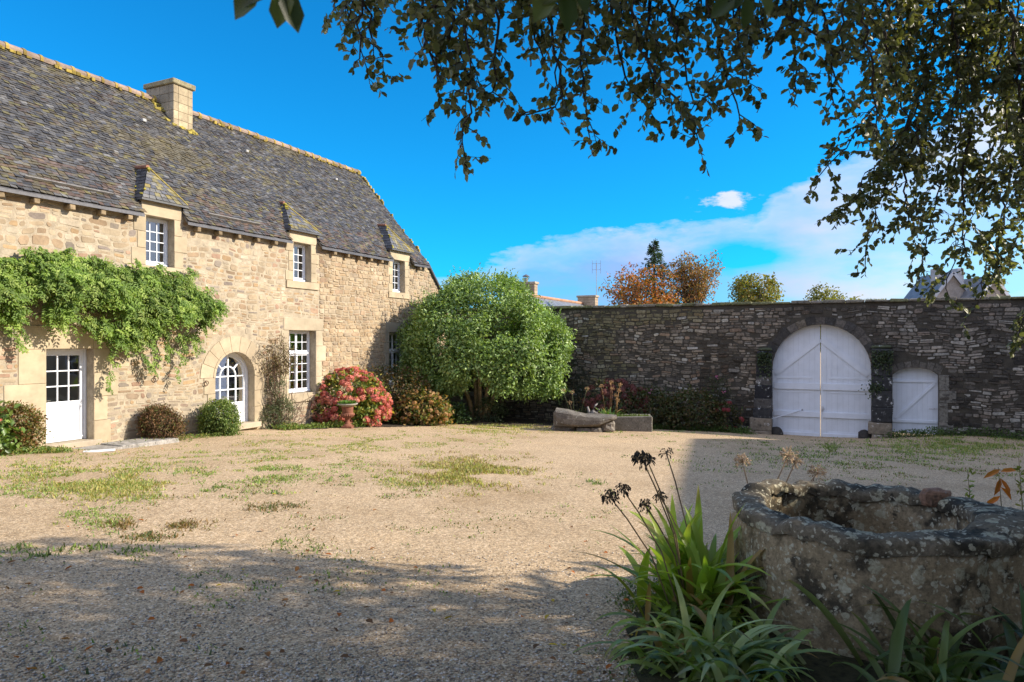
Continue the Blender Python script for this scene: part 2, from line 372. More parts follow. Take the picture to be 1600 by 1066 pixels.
def f_well(nt, b):
    oc = objco(nt); c = colattr(nt)
    n1 = tex(nt, 'ShaderNodeTexNoise', 40., oc, Detail=8., Roughness=.7); n2 = tex(nt, 'ShaderNodeTexNoise', 3.2, oc, Detail=7., Roughness=.62); n5 = tex(nt, 'ShaderNodeTexNoise', 9., oc, Detail=7., Roughness=.7)
    c = mixc(nt, c, ramp(nt, n1.outputs['Fac'], [(.3, G3(.6)), (.5, G3(1.)), (.72, G3(1.5))]), 1., 'MULTIPLY')
    c = mixc(nt, c, (.045, .04, .03), ramp(nt, n2.outputs['Fac'], [(.48, G3(0)), (.60, G3(.9))]))
    c = mixc(nt, c, (.03, .03, .025), ramp(nt, n5.outputs['Fac'], [(.56, G3(0)), (.66, G3(.85))]))
    # round pale lichens
    wn = tex(nt, 'ShaderNodeTexNoise', 14., oc, Detail=4.); wv = nd(nt, 'ShaderNodeMix', data_type='RGBA'); wv.inputs[0].default_value = .11
    nt.links.new(oc, wv.inputs[6]); nt.links.new(wn.outputs['Color'], wv.inputs[7])
    for sc, th, colr in ((9., .33, (.52, .48, .33)), (17., .31, (.58, .54, .39)), (34., .32, (.60, .56, .42))):
        v = tex(nt, 'ShaderNodeTexVoronoi', sc, wv.outputs[2]); sp = nd(nt, 'ShaderNodeSeparateColor'); nt.links.new(v.outputs['Color'], sp.inputs[0])
        m = nd(nt, 'ShaderNodeMath', operation='MULTIPLY'); nt.links.new(ramp(nt, v.outputs['Distance'], [(th, G3(.9)), (th+.05, G3(0))]), m.inputs[0])
        nt.links.new(ramp(nt, sp.outputs[0], [(.56, G3(0)), (.58, G3(1))]), m.inputs[1])
        m2 = nd(nt, 'ShaderNodeMath', operation='MULTIPLY'); nt.links.new(m.outputs[0], m2.inputs[0])
        nt.links.new(ramp(nt, n1.outputs['Fac'], [(.36, G3(.15)), (.55, G3(1))]), m2.inputs[1])
        c = mixc(nt, c, colr, m2.outputs[0])
    nt.links.new(c, b.inputs['Base Color']); b.inputs['Roughness'].default_value = .85; b.inputs['Specular IOR Level'].default_value = .12
    p = bump(nt, b, n1.outputs['Fac'], .9, .012); bump(nt, b, n5.outputs['Fac'], .8, .03, p)
mat('well_stone', f_well)
M = MATS
WHITE = (.76, .785, .835)

# ------------------------------------------------------------------ the ground
def sheet(name, xs, ys, m, lift=0.0, keep=None, col=(.5, .5, .5)):
    mb = MB(); nx = len(xs); idx = {}
    for j, y in enumerate(ys):
        for i, x in enumerate(xs): mb.v.append((x, y, gz(x, y)+lift)); mb.c.append(col)
    for j in range(len(ys)-1):
        for i in range(nx-1):
            if keep is None or keep((xs[i]+xs[i+1])/2, (ys[j]+ys[j+1])/2):
                mb.f.append([j*nx+i, j*nx+i+1, (j+1)*nx+i+1, (j+1)*nx+i]); mb.m.append(0)
    return mb.build(name, m, None, True)
xs = sorted(set([-900, -400, -200, -120, -80, -60, -45, -36, -30]+[round(-26+.5*i, 2) for i in range(105)]+[30, 36, 45, 60, 80, 120, 200, 400, 900]))
ys = sorted(set([-300, -120, -60, -30, -12, -8]+[round(-6+.5*i, 2) for i in range(85)]+[38, 42, 48, 56, 70, 90, 120, 200, 400, 1200]))
tag(sheet('gravel_courtyard', xs, ys, M['gravel']), kind='structure')
rng = random.Random(5)
def soil_patch(name, pts, lift, step=.16, rag=.35, col=(.060, .047, .033), m='soil', seed=1.):
    """an earth bed lying on the gravel: polygon with a ragged edge"""
    def inside(x, y):
        x += rag*mnoise.noise((x*1.1, y*1.1, seed)); y += rag*mnoise.noise((x*1.1, y*1.1, seed+9)); c = False; n = len(pts)
        for i in range(n):
            (x1, y1), (x2, y2) = pts[i], pts[(i+1) % n]
            if (y1 > y) != (y2 > y) and x < (x2-x1)*(y-y1)/(y2-y1)+x1: c = not c
        return c
    x0 = min(p[0] for p in pts)-1; x1 = max(p[0] for p in pts)+1; y0 = min(p[1] for p in pts)-1; y1 = max(p[1] for p in pts)+1
    X = [x0+step*i for i in range(int((x1-x0)/step)+2)]; Y = [y0+step*i for i in range(int((y1-y0)/step)+2)]
    o = sheet(name, X, Y, M[m], lift, inside, col)
    return tag(o, kind='structure')
def fxy(u, d): p = FP(u, d, 0); return (p.x, p.y)
def wxy(t, d): p = WP(t, d, 0); return (p.x, p.y)
soil_patch('flower_bed', [fxy(6.0, .0), fxy(6.2, .9), fxy(8.0, 1.3), fxy(9.8, 2.6), fxy(12.5, 3.0), wxy(5.0, 5.3), wxy(6.2, 3.6), wxy(9., 2.2), wxy(12.7, 1.2), wxy(12.8, 0), wxy(0, 0)], .012)
soil_patch('mossy_soil', [(.75, 4.6), (.62, 3.7), (.7, 3.0), (4.2, 3.0), (4.2, 4.4), (2.6, 4.3), (1.75, 4.9), (1.4, 5.4), (1.0, 5.2)], .012, .06, .22, (.07, .068, .035))

# ------------------------------------------------------------------ the farmhouse (local x along the front, -y outward, z up)
HR = math.atan2(UV2[1], UV2[0])
house = thing('farmhouse', 'long stone farmhouse with steep slate roof, chimney and white windows', 'house', (P0[0], P0[1], HZ), HR)
U0, UV, UE = -6.5, 15.05, 17.75                # near end, verge of the main roof, end of the lean-to
EZ, ED = 5.46, .22                              # eave height and overhang
dr, zr = -3.5, 9.80                             # ridge
SL = (zr-EZ)/(ED-dr)
def roofz(d): return EZ+(ED-d)*SL
hg = lambda u: gz(*fxy(u, 0))-HZ                # ground along the front
OPEN = dict(                                    # u0, u1, z0, z1, arch spring (None = flat)
    w1=(1.99, 2.80, 4.20, 5.46), w2=(7.19, 8.00, 4.22, 5.47), w3=(12.66, 13.50, 4.22, 5.50),
    tall=(6.99, 8.24, .58, 2.62), corner=(12.43, 13.66, .58, 2.62), door=(-.42, .64, -.02, 2.10))
AC, AR, AS, AB = 4.835, .715, 1.25, -.13        # arched door: centre, radius, spring, sill
def arch_z(u): return AS+math.sqrt(max(0, AR*AR-(u-AC)**2))
def wall_top(u): return roofz(0)-.03 if u <= 15.3 else 5.48-(u-15.3)*1.0
def backing(mb, u0, u1, zlo, ztop, holes, arches, depth, col, mi=0):
    """wall with openings: front, back, reveals"""
    br = {u0, u1}
    for h in holes: br |= {h[0], h[1]}
    for (c, r, s, b) in arches: br |= {c+r*math.cos(math.pi*i/14) for i in range(15)}
    br |= {15.3} if u0 < 15.3 < u1 and ztop is wall_top else set()
    br = sorted(x for x in br if u0 <= x <= u1)
    def q(a): mb.add(a, [(0, 1, 2, 3)], col, mi)
    for a, b in zip(br, br[1:]):
        if b-a < 1e-6: continue
        mid = (a+b)/2; cuts = []
        for h in holes:
            if h[0] < mid < h[1]: cuts.append((h[2], h[2], h[3], h[3]))
        for (c, r, s, sb) in arches:
            if abs(mid-c) < r: 
                f = lambda x: s+math.sqrt(max(0, r*r-(x-c)**2)); cuts.append((sb, sb, f(a), f(b)))
        cuts.sort(); la, lb = zlo, zlo
        for c0, c1, c2, c3 in cuts+[(ztop(a), ztop(b), None, None)]:
            q([(a, 0, la), (b, 0, lb), (b, 0, c1), (a, 0, c0)]); q([(a, depth, la), (a, depth, c0), (b, depth, c1), (b, depth, lb)])
            q([(a, 0, c0), (b, 0, c1), (b, depth, c1), (a, depth, c0)])
            if c2 is not None: q([(a, 0, c2), (a, depth, c2), (b, depth, c3), (b, 0, c3)]); la, lb = c2, c3
    for h in list(holes)+[(c-r, c+r, sb, s) for c, r, s, sb in arches]:
        for u in (h[0], h[1]): q([(u, 0, h[2]), (u, depth, h[2]), (u, depth, h[3]), (u, 0, h[3])])
    for u in (u0, u1): q([(u, 0, zlo), (u, depth, zlo), (u, depth, ztop(u)), (u, 0, ztop(u))])

def rubble(mb, rng, u0, u1, z0, z1, blocked, ztop, zbot, hr, wr, gap, relief, colfn, mi=1, warp=.03, seed=0., face=0.0, rnd=.28):
    """irregular coursed rubble: stones as raised polygons"""
    z = z0
    while z < z1:
        h = rng.uniform(*hr); za, zb = z, z+h; z = zb
        bl = sorted(blocked(za, zb)); ivs = []; cur = u0
        for a, b in bl:
            if a > cur: ivs.append((cur, a))
            cur = max(cur, b)
        if cur < u1: ivs.append((cur, u1))
        for a, b in ivs:
            u = a
            while u < b-.02:
                w = min(rng.uniform(*wr)*(.75+.5*rng.random()), b-u)
                if b-(u+w) < wr[0]*.6: w = b-u
                ua, ub = u+gap/2, u+w-gap/2; u += w
                if ub-ua < .03: continue
                um = (ua+ub)/2
                if (za+zb)/2 < zbot(um)-.12 or zb > ztop(um): continue
                split = h > hr[1]*.72 and rng.random() < .35
                parts = [(za, za+h*rng.uniform(.4, .6)), None] if split else [(za, zb)]
                if split: parts[1] = (parts[0][1], zb)
                for pa, pb in parts:
                    pa2, pb2 = pa+gap/2, pb-gap/2
                    if pb2-pa2 < .02: continue
                    hw, hh = (ub-ua)/2, (pb2-pa2)/2; cx, cz = um, (pa2+pb2)/2; cr = min(hw, hh)*rng.uniform(rnd*.6, rnd*1.7)
                    base = [(-hw+cr, -hh), (hw-cr, -hh), (hw, -hh+cr), (hw, hh-cr), (hw-cr, hh), (-hw+cr, hh), (-hw, hh-cr), (-hw, -hh+cr)]
                    j = min(hw, hh)*.16; ring = []
                    for bx, bz in base:
                        x = cx+bx+rng.uniform(-j, j); zz = cz+bz+rng.uniform(-j, j)
                        x2 = x+warp*mnoise.noise((x*1.3, zz*1.3, seed)); z2 = zz+warp*1.4*mnoise.noise((x*1.1, zz*1.1, seed+5)); ring.append((x2, z2))
                    rl = rng.uniform(*relief); tx, tz = rng.uniform(-.03, .03), rng.uniform(-.06, .06)
                    mx = sum(p[0] for p in ring)/8; mz = sum(p[1] for p in ring)/8; s = 1-min(.25, .008/min(hw, hh)+.05)
                    vs = [(x, face+.012, zz) for x, zz in ring]+[(mx+(x-mx)*s, face-rl-(x-mx)*tx-(zz-mz)*tz, mz+(zz-mz)*s) for x, zz in ring]
                    mb.add(vs, [(i, (i+1) % 8, 8+(i+1) % 8, 8+i) for i in range(8)]+[list(range(8, 16))], colfn(rng, mx, mz), mi)

# dressed blocks round the openings: rectangles in (u, z), each a block let into the wall
def jambs(u_in, out, z0, z1, n, ws, depth=.3):
    """stacked jamb blocks beside an opening; out = -1 left, +1 right"""
    bl = []; h = (z1-z0)/n
    for i in range(n):
        w = ws[i % len(ws)]; a, b = (u_in-w, u_in) if out < 0 else (u_in, u_in+w)
        bl.append((a, b, z0+i*h, z0+(i+1)*h))
    return bl
SURR = {
    'w1': [(1.86, 3.02, 5.46, 5.84), (1.62, 3.20, 3.94, 4.20)]+jambs(1.99, -1, 4.20, 5.46, 3, (.40, .24, .34))+jambs(2.80, 1, 4.20, 5.46, 3, (.28, .40, .24)),
    'w2': [(6.99, 8.27, 5.47, 5.84), (6.86, 8.36, 3.98, 4.22)]+jambs(7.19, -1, 4.22, 5.47, 4, (.36, .22, .22, .36))+jambs(8.00, 1, 4.22, 5.47, 4, (.30, .24, .36, .24)),
    'w3': [(12.50, 13.86, 5.50, 5.88), (12.36, 13.80, 3.98, 4.22)]+jambs(12.66, -1, 4.22, 5.50, 4, (.30, .22, .32, .24))+jambs(13.50, 1, 4.22, 5.50, 4, (.24, .34, .24, .36)),
    'tall': [(6.76, 8.62, 2.62, 3.03), (6.70, 8.50, .30, .58)]+jambs(6.99, -1, .58, 2.62, 4, (.26, .36, .24, .34))+jambs(8.24, 1, .58, 2.62, 4, (.48, .30, .50, .34)),
    'corner': [(12.20, 13.95, 2.62, 3.02), (12.16, 13.95, .30, .58)]+jambs(12.43, -1, .58, 2.62, 5, (.28, .38, .24, .34, .26))+jambs(13.66, 1, .58, 2.62, 5, (.26, .34, .26, .36, .26)),
    'door': [(-1.02, .64, 2.10, 2.62), (.64, 1.10, 2.10, 2.74)]+jambs(-.42, -1, -.15, 2.10, 3, (.66, .86, .58))+jambs(.64, 1, -.15, 2.10, 4, (.42, .34, .60, .40)),
}
ARING = .52
def blocked_house(za, zb):
    out = []
    for k, bl in SURR.items():
        o = OPEN[k]
        if o[2] < zb and o[3] > za: out.append((o[0], o[1]))
        for a, b, c, d in bl:
            if c < zb-.02 and d > za+.02: out.append((a, b))
    zm = (za+zb)/2
    for z in (za, zm, zb):
        if z < AS: 
            if z > AB-.3: out.append((AC-AR-.36, AC+AR+.40))
        elif z < AS+AR+ARING:
            w = math.sqrt((AR+ARING)**2-(z-AS)**2); out.append((AC-w, AC+w))
    return out
PAL_F = [((0.354, 0.278, 0.186), 5), ((0.406, 0.333, 0.230), 5), ((0.316, 0.231, 0.149), 4), ((0.321, 0.213, 0.148), 2), ((0.261, 0.224, 0.182), 2), ((0.361, 0.251, 0.142), 3), ((0.218, 0.183, 0.156), 1), ((0.431, 0.369, 0.276), 3)]
def pick(rng, pal):
    r = rng.random()*sum(w for _, w in pal)
    for c, w in pal:
        r -= w
        if r <= 0: return c
    return pal[-1][0]
def fcol(rng, u, z):
    c = pick(rng, PAL_F); t = max(0, min(1, (u-7.6)/1.5))           # right half: warmer, more even blocks
    c = tuple(lerp(c[i], (c[i]*.45+(.385, .295, .19)[i]*.55), t) for i in range(3))
    if z < .9+.5*mnoise.noise((u*.5, 0, 2)) and rng.random() < .4: c = tuple(lerp(c[i], (.24, .20, .16)[i], .6) for i in range(3))
    return vcol(c, .14, rng)
def build_house():
    rng = random.Random(11)
    # facade
    mb = MB(); holes = [OPEN[k] for k in OPEN]
    backing(mb, U0, UE, -1.9, wall_top, holes, [(AC, AR, AS, AB)], .55, (.40, .34, .25), 0)
    rubble(mb, rng, U0, 8.4, -1.7, 5.9, blocked_house, lambda u: wall_top(u)-.02, hg, (.06, .21), (.12, .46), .026, (.002, .010), fcol, 1, .085, 0., 0, .42)
    rubble(mb, rng, 8.41, UE, -1.9, 5.9, blocked_house, lambda u: wall_top(u)-.02, hg, (.08, .20), (.14, .44), .020, (.010, .030), fcol, 1, .06, 3., 0, .26)
    # gable wall behind the verge and the rear
    zt = zr-.15
    mb.add([(UV-.12, .55, -1.9), (UV-.12, -dr+3.6, -1.9), (UV-.12, -dr+3.6, 5.3), (UV-.12, -dr, zt), (UV-.12, .55, roofz(-.55)-.1)], [(0, 1, 2, 3, 4)], (.45, .36, .25), 1)
    mb.add([(U0, .55, -1.9), (U0, -dr+3.6, -1.9), (U0, -dr+3.6, 5.3), (U0, -dr, zt), (U0, .55, roofz(-.55)-.1)], [(4, 3, 2, 1, 0)], (.45, .36, .25), 1)
    mb.add([(U0, -dr+3.6, -1.9), (UE, -dr+3.6, -1.9), (UE, -dr+3.6, 5.3), (U0, -dr+3.6, 5.3)], [(0, 1, 2, 3)], (.45, .36, .25), 1)
    mb.build('facade_wall', [M['mortar'], M['rubble_stone']], house)
    # dressed stone surrounds
    for k, bl in SURR.items():
        mb = MB(); o = OPEN[k]
        for a, b, c, d in bl:
            col = vcol((.44, .365, .25) if k != 'tall' else (.45, .38, .27), .09, rng); g = .004
            if k == 'corner': col = vcol((.34, .30, .23), .1, rng)
            pr = .016+rng.uniform(0, .006)
            if d <= o[2]+.001: pr += .03
            mb.bevbox((a+g, -pr, c+g), (b-g, .32, d-g), .008, col, 0, .003, rng)
        mb.build('stone_surround', M['dressed_stone'], house)
    mb = MB(); n = 9
    for i in range(n):                                              # voussoirs
        a0 = math.pi*i/n+.006; a1 = math.pi*(i+1)/n-.006; col = vcol((.44, .365, .255), .08, rng); ro = AR+ARING*rng.uniform(.88, 1.0)
        pts = [(AC+AR*math.cos(a), AS+AR*math.sin(a)) for a in (a0, (a0*2+a1)/3, (a0+a1*2)/3, a1)]+[(AC+ro*math.cos(a), AS+ro*math.sin(a)) for a in (a1, (a0+a1)/2, a0)]
        mb.prism(pts[::-1], -.02, .32, col)
        pts = [(AC+(AR+q)*math.cos(a), AS+(AR+q)*math.sin(a)) for q, a in ((.0, a0), (.0, (a0+a1)/2), (.0, a1), (.07, a1), (.07, (a0+a1)/2), (.07, a0))]
        mb.prism(pts[::-1], -.036, -.018, vcol(col, .04, rng))
    zz = [AB-.25, .32, .80, AS]
    for s in (-1, 1):
        for i in range(3):
            w = (.34, .26, .38)[i]; a, b = (AC-AR-w, AC-AR) if s < 0 else (AC+AR, AC+AR+w)
            mb.bevbox((a, -.022, zz[i]+.004), (b, .32, zz[i+1]-.004), .008, vcol((.43, .355, .245), .08, rng), 0, .002, rng)
    mb.bevbox((AC-AR-.1, -.16, AB-.16), (AC+AR+.15, .3, AB), .012, (.42, .36, .27), 0, .004, rng)
    mb.build('stone_surround', M['dressed_stone'], house)
    mb = MB(); mb.bevbox((-.52, -.10, -.16), (.78, .3, -.025), .012, (.40, .34, .26), 0, .004, rng); mb.build('door_sill', M['dressed_stone'], house)
    # ---- roof
    mb = MB(); cuts = [(1.80, 3.06), (6.94, 8.32), (12.45, 13.90)]
    th = .07
    def q(a, c=(.10, .10, .11)): mb.add(a, [(0, 1, 2, 3)], c, 0)
    br = [U0]+[x for c in cuts for x in c]+[UV]
    for a, b in zip(br, br[1:]):
        d0 = 0.0 if (a, b) in cuts else ED
        q([(a, -d0, roofz(d0)-.03), (b, -d0, roofz(d0)-.03), (b, -dr, zr-.03), (a, -dr, zr-.03)])
        q([(a, -d0, roofz(d0)-.03-th), (a, -dr, zr-.03-th), (b, -dr, zr-.03-th), (b, -d0, roofz(d0)-.03-th)])
        q([(a, -d0, roofz(d0)-.03-th), (b, -d0, roofz(d0)-.03-th), (b, -d0, roofz(d0)-.03), (a, -d0, roofz(d0)-.03)])
    for u in [x for c in cuts for x in c]:
        q([(u, -ED, EZ-.03-th), (u, 0, roofz(0)-.03-th), (u, 0, roofz(0)-.03), (u, -ED, EZ-.03)])
    q([(UV, -ED, EZ-.03-th), (UV, -dr, zr-.03-th), (UV, -dr, zr-.03), (UV, -ED, EZ-.03)])
    q([(U0, -dr, zr-.03), (UV, -dr, zr-.03), (UV, -dr-dr+.3, 5.2), (U0, -dr-dr+.3, 5.2)])     # rear slope
    # slates
    slope = math.hypot(ED-dr, zr-EZ); ca, sa = (ED-dr)/slope, (zr-EZ)/slope; ex = .095; rows = int(slope/ex)
    dz = [(1.72, 3.14), (6.9, 8.4), (12.4, 14.0)]
    PAL = [((.090, .088, .086), 6), ((.066, .065, .066), 4), ((.11, .106, .10), 3), ((.115, .10, .072), 2.4), ((.15, .135, .065), 1.4), ((.085, .068, .055), 1.5), ((.16, .157, .15), .8)]
    for r in range(rows):
        s0 = r*ex; u = U0+rng.uniform(0, .2)
        while u < UV:
            w = rng.uniform(.11, .20); ua, ub = u+.003, min(u+w-.004, UV+.03); u += w
            if ub-ua < .04: continue
            um = (ua+ub)/2
            if s0 < ED/ca-.02 and any(a < um < b for a, b in cuts): continue
            sag = .02*mnoise.noise((um*.5, s0*.5, 1.)); t0 = .020+rng.uniform(0, .020); t1 = .004
            sA, sB = s0+rng.uniform(-.012, .012), s0+ex*1.75
            sB = min(sB, slope)
            def pt(uu, s, lift): return (uu, -ED+s*ca-lift*sa, EZ+s*sa+lift*ca+sag)
            tl = rng.uniform(-.009, .009)
            mo = mnoise.noise((um*.35, s0*.8, 7.)); c = pick(rng, PAL)
            if mo > .12 and rng.random() < (mo)*1.3: c = tuple(lerp(c[i], (.15, .125, .06)[i], .55) for i in range(3))
            if s0 < 1.3 and rng.random() < .25: c = tuple(lerp(c[i], (.15, .09, .06)[i], .5) for i in range(3))
            vs = [pt(ua, sA, t0+tl), pt(ub, sA, t0-tl), pt(ub, sB, t1-tl), pt(ua, sB, t1+tl), pt(ua, sA, t0+tl-.012), pt(ub, sA, t0-tl-.012), pt(ua, sB, t1-.012), pt(ub, sB, t1-.012)]
            mb.add(vs, [(0, 1, 2, 3), (4, 5, 1, 0), (4, 0, 3, 6), (1, 5, 7, 2)], vcol(c, .16, rng), 0)
    roof = mb.build('roof', M['slate'], house)
    # ridge tiles with bands of yellow lichen
    mb = MB(); u = U0
    while u < UV-.1:
        L = .42; a, b = u, min(u+L+.02, UV); u += L; tilt = rng.uniform(-.01, .01)
        for (x0, x1, r, col) in ((a, b-.05, .125, vcol((.26, .195, .15), .2, rng)), (b-.07, b+.01, .142, vcol((.30, .215, .055), .3, rng))):
            n = 7; vs = []
            for x in (x0, x1):
                for k in range(n+1):
                    an = math.radians(-22)+math.pi*1.245*k/n; vs.append((x, -dr-r*math.cos(an), zr-.02+r*math.sin(an)+tilt))
            mb.add(vs, [(k, k+1, n+2+k, n+1+k) for k in range(n)]+[list(range(n, -1, -1)), list(range(n+1, 2*n+2))], col, 0)
        if rng.random() < .6:
            for _ in range(rng.randint(1, 4)):
                x = rng.uniform(a, b); mb.box((x-.05, -dr-.19, zr-.14), (x+rng.uniform(.0, .12), -dr-.12, zr-.09+rng.uniform(0, .06)), vcol((.28, .21, .045), .4, rng))
    for i in range(34):                                             # lichen on the verge
        s = rng.uniform(.3, slope-.05) if i > 16 else rng.uniform(slope*.6, slope); x = UV+.0
        mb.box((x-.05, -ED+s*ca-.02, EZ+s*sa+.02), (x+.035, -ED+(s+.12)*ca, EZ+(s+rng.uniform(.05, .2))*sa+.04), vcol((.28, .22, .055), .4, rng))
    mb.build('ridge_tiles', M['terracotta'], roof)
    # flashing strips near the eave, and two vent slates
    for (xa, ya), (xb, yb) in (((37, 277), (176, 303)), ((324, 338), (405, 356))):
        d = ED-.26; ua = fac(xa, ya, d)[0]; ub = fac(xb, yb, d)[0]
        mb = MB(); mb.bar((ua, -d-.03, roofz(d)+.05), (ub, -d-.03, roofz(d)+.05), .035, .05, (0, -sa, ca), (.20, .19, .175)); mb.build('snow_guard', M['iron'], roof)
    for px, py in ((222, 188), (383, 237), (523, 281)):
        best = min(((abs(fac(px, py, d)[1]-roofz(d)), d) for d in np.linspace(ED, dr, 80)))[1]; u = fac(px, py, best)[0]
        mb = MB(); mb.bevbox((u-.06, -best-.12, roofz(best)-.04), (u+.06, -best+.06, roofz(best)+.05), .015, (.38, .38, .37)); mb.build('roof_vent', M['iron'], roof)
    # rafter feet under the eave
    u = U0+.3
    while u < UV:
        if not any(a-.12 < u < b+.12 for a, b in cuts):
            mb = MB(); w = rng.uniform(.05, .075); mb.bevbox((u-w, -ED+.02, EZ-.22), (u+w, .1, EZ-.105), .012, vcol((.25, .19, .115), .25, rng), 0, .008, rng); mb.build('rafter_foot', M['wood_grey'], house)
        u += rng.uniform(.62, .78)
    # ---- chimney on the ridge
    cd = min(((abs(fac(271, 197, d)[1]-roofz(d)), d) for d in np.linspace(ED, dr, 160)))[1]
    ua = fac(271, 197, cd)[0]; ub = fac(301, 205, cd)[0]; zt = fac(271, 122, cd)[1]
    db = min(((abs(fac(228, 132, d)[0]-ua), d) for d in np.linspace(cd, cd-4, 200)))[1]
    mb = MB(); cut = .16
    nrow = 6; zb0 = roofz(cd)-.3; hh = (zt-cut-zb0)/nrow
    mb.box((ua+.015, -cd+.015, zb0-1.2), (ub-.015, -db-.015, zt-.05), (.40, .34, .25))
    for r in range(nrow+2):                                          # ashlar blocks
        z0 = zb0+(r-2)*hh; 
        for axis in (0, 1):
            n = 2 if axis == 0 else 3; lo, hi = (ua, ub) if axis == 0 else (-cd, -db); off = .5 if r % 2 else 0
            edges = [lo]+[lo+(hi-lo)*(i+off+ (.5 if off == 0 else 0))/n for i in range(n) if 0.12 < (i+off+(.5 if off == 0 else 0))/n < .9]+[hi]
            for e0, e1 in zip(edges, edges[1:]):
                col = vcol((.38, .31, .20), .14, rng)
                for side in (0, 1):
                    if axis == 0: y = (-cd-.002, -cd+.03) if side == 0 else (-db-.03, -db+.002); mb.bevbox((e0+.004, y[0], z0+.004), (e1-.004, y[1], z0+hh-.004), .006, col)
                    else: x = (ua-.002, ua+.03) if side == 0 else (ub-.03, ub+.002); mb.bevbox((x[0], e0+.004, z0+.004), (x[1], e1-.004, z0+hh-.004), .006, vcol((.32, .28, .21), .14, rng))  # side blocks greyer than the front: shade put into the stone colour
    ch = mb.build('chimney', M['rubble_stone'], roof)
    mb = MB(); mb.bevbox((ua-.07, -cd-.07, zt-cut), (ub+.07, -db+.07, zt), .02, (.30, .265, .16), 0, .006, rng); mb.build('chimney_cap', M['lichen'], ch)
    mb = MB()
    for i in range(26):
        x = rng.uniform(ua-.3, ub+.15); d = cd+rng.uniform(-.05, .12) if x > ua else rng.uniform(cd, dr+.1); s = rng.uniform(.04, .1)
        mb.bevbox((x-s, -d-s*.6, roofz(d)-.02), (x+s, -d+s*.6, roofz(d)+.06), .02, vcol((.33, .27, .06), .4, rng), 0, .02, rng)
    mb.build('moss', M['lichen'], ch)['kind'] = 'stuff'
    # ---- dormers
    for (c0, c1), zl, (apx, apy) in zip(cuts, (5.84, 5.84, 5.88), ((230, 262), (443, 318), (602, 352))):
        mb = MB(); uc = (c0+c1)/2; a0, a1 = c0-.03, c1+.06; df = .16
        da = min(((abs(fac(apx, apy, d)[0]-uc), d) for d in np.linspace(.1, -1.4, 120)))[1]; za = min(fac(apx, apy, da)[1], 6.95)
        dback = ED-(za-EZ)/SL; z1 = zl+.015; dside = ED-(z1-EZ)/SL
        A, B, P, Rg = (a0, -df, z1), (a1, -df, z1), (uc, -da, za), (uc, -dback+.05, za+.02); A2, B2 = (a0, -dside+.02, z1), (a1, -dside+.02, z1)
        lo = lambda p: (p[0], p[1], p[2]-.05)
        def field(P0_, P1_, T0, T1, rows, pal):
            """slates laid over a face given by lower edge P0-P1 and upper edge T0-T1"""
            P0_, P1_, T0, T1 = map(Vector, (P0_, P1_, T0, T1)); nn = (P1_-P0_).cross(T0-P0_)
            if nn.length < 1e-6: nn = (P1_-P0_).cross(T1-P0_)
            nn.normalize()
            for r in range(rows):
                f0, f1 = r/rows, min(1, (r+1.5)/rows); L0, R0 = P0_.lerp(T0, f0), P1_.lerp(T1, f0); L1, R1 = P0_.lerp(T0, f1), P1_.lerp(T1, f1); w = (R0-L0).length; n = max(1, int(w/.17))
                for k in range(n):
                    a, b = k/n+.008, (k+1)/n-.008; col = vcol(pick(rng, pal), .25, rng); t = .014+rng.uniform(0, .012)
                    p = [L0.lerp(R0, a)+nn*t, L0.lerp(R0, b)+nn*t, L1.lerp(R1, b)+nn*.002, L1.lerp(R1, a)+nn*.002]
                    mb.add(p+[x-nn*.012 for x in p[:2]], [(0, 1, 2, 3), (4, 5, 1, 0)], col, 0)
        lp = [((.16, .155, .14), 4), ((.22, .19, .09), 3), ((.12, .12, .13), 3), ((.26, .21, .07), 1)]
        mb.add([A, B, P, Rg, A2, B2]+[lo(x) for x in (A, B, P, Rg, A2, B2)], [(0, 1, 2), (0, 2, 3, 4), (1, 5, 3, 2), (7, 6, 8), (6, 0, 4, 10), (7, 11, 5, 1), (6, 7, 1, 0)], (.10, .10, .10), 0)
        field(A, B, P, P, 9, lp); field(A2, A, Rg, P, 9, [((.06, .06, .065), 3), ((.10, .10, .10), 2)]); field(B, B2, P, Rg, 9, lp)  # left slope darker than the others: its shade put into the slate colours
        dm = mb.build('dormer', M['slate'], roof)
        mb = MB(); mb.tube([(uc, -da-.02, za+.02), (uc, -dback+.12, za+.05)], .055, 8, (.30, .15, .10)); mb.tube([(uc, -da-.03, za+.01), ((uc+B[0])/2, (-da+B[1])/2, (za+z1)/2+.03), (B[0]-.02, B[1], z1+.03)], .022, 6, (.36, .29, .08))
        for i in range(14): 
            t = rng.random()**1.6; p = Vector(P).lerp(Vector(A), t) if i < 9 else Vector(A2).lerp(Vector(Rg), rng.random()); p += Vector((rng.uniform(-.02, .05), rng.uniform(-.07, .02), 0)); s = rng.uniform(.02, .05)
            mb.bevbox((p.x-s, p.y-s, p.z-.02), (p.x+s, p.y+s, p.z+s*.6), .015, vcol((.34, .30, .05), .35, rng), 0, .02, rng)
        mb.build('moss', M['lichen'], dm)['kind'] = 'stuff'
        for x0, x1 in ((c0+.05, c0+.12), (c1-.10, c1-.05)):          # stone cheeks between lintel and main roof
            mb = MB(); mb.box((x0, .02, zl-.5), (x1, .5, zl-.03), (.36, .30, .22)); mb.build('dormer_cheek', M['dressed_stone'], dm)
    # ---- lean-to roof on the far gable
    mb = MB(); A = (15.16, -.12, 5.62); B = (UE+.1, -.12, 5.62-(UE+.1-15.16)); C = (UE+.1, 5.5, B[2]); D = (15.16, 5.5, 5.62)
    mb.add([A, B, C, D]+[(p[0], p[1], p[2]-.10) for p in (A, B, C, D)], [(0, 1, 2, 3), (7, 6, 5, 4), (4, 5, 1, 0), (5, 6, 2, 1), (6, 7, 3, 2), (7, 4, 0, 3)], (.07, .075, .085)); mb.build('lean_to_roof', M['slate'], house)

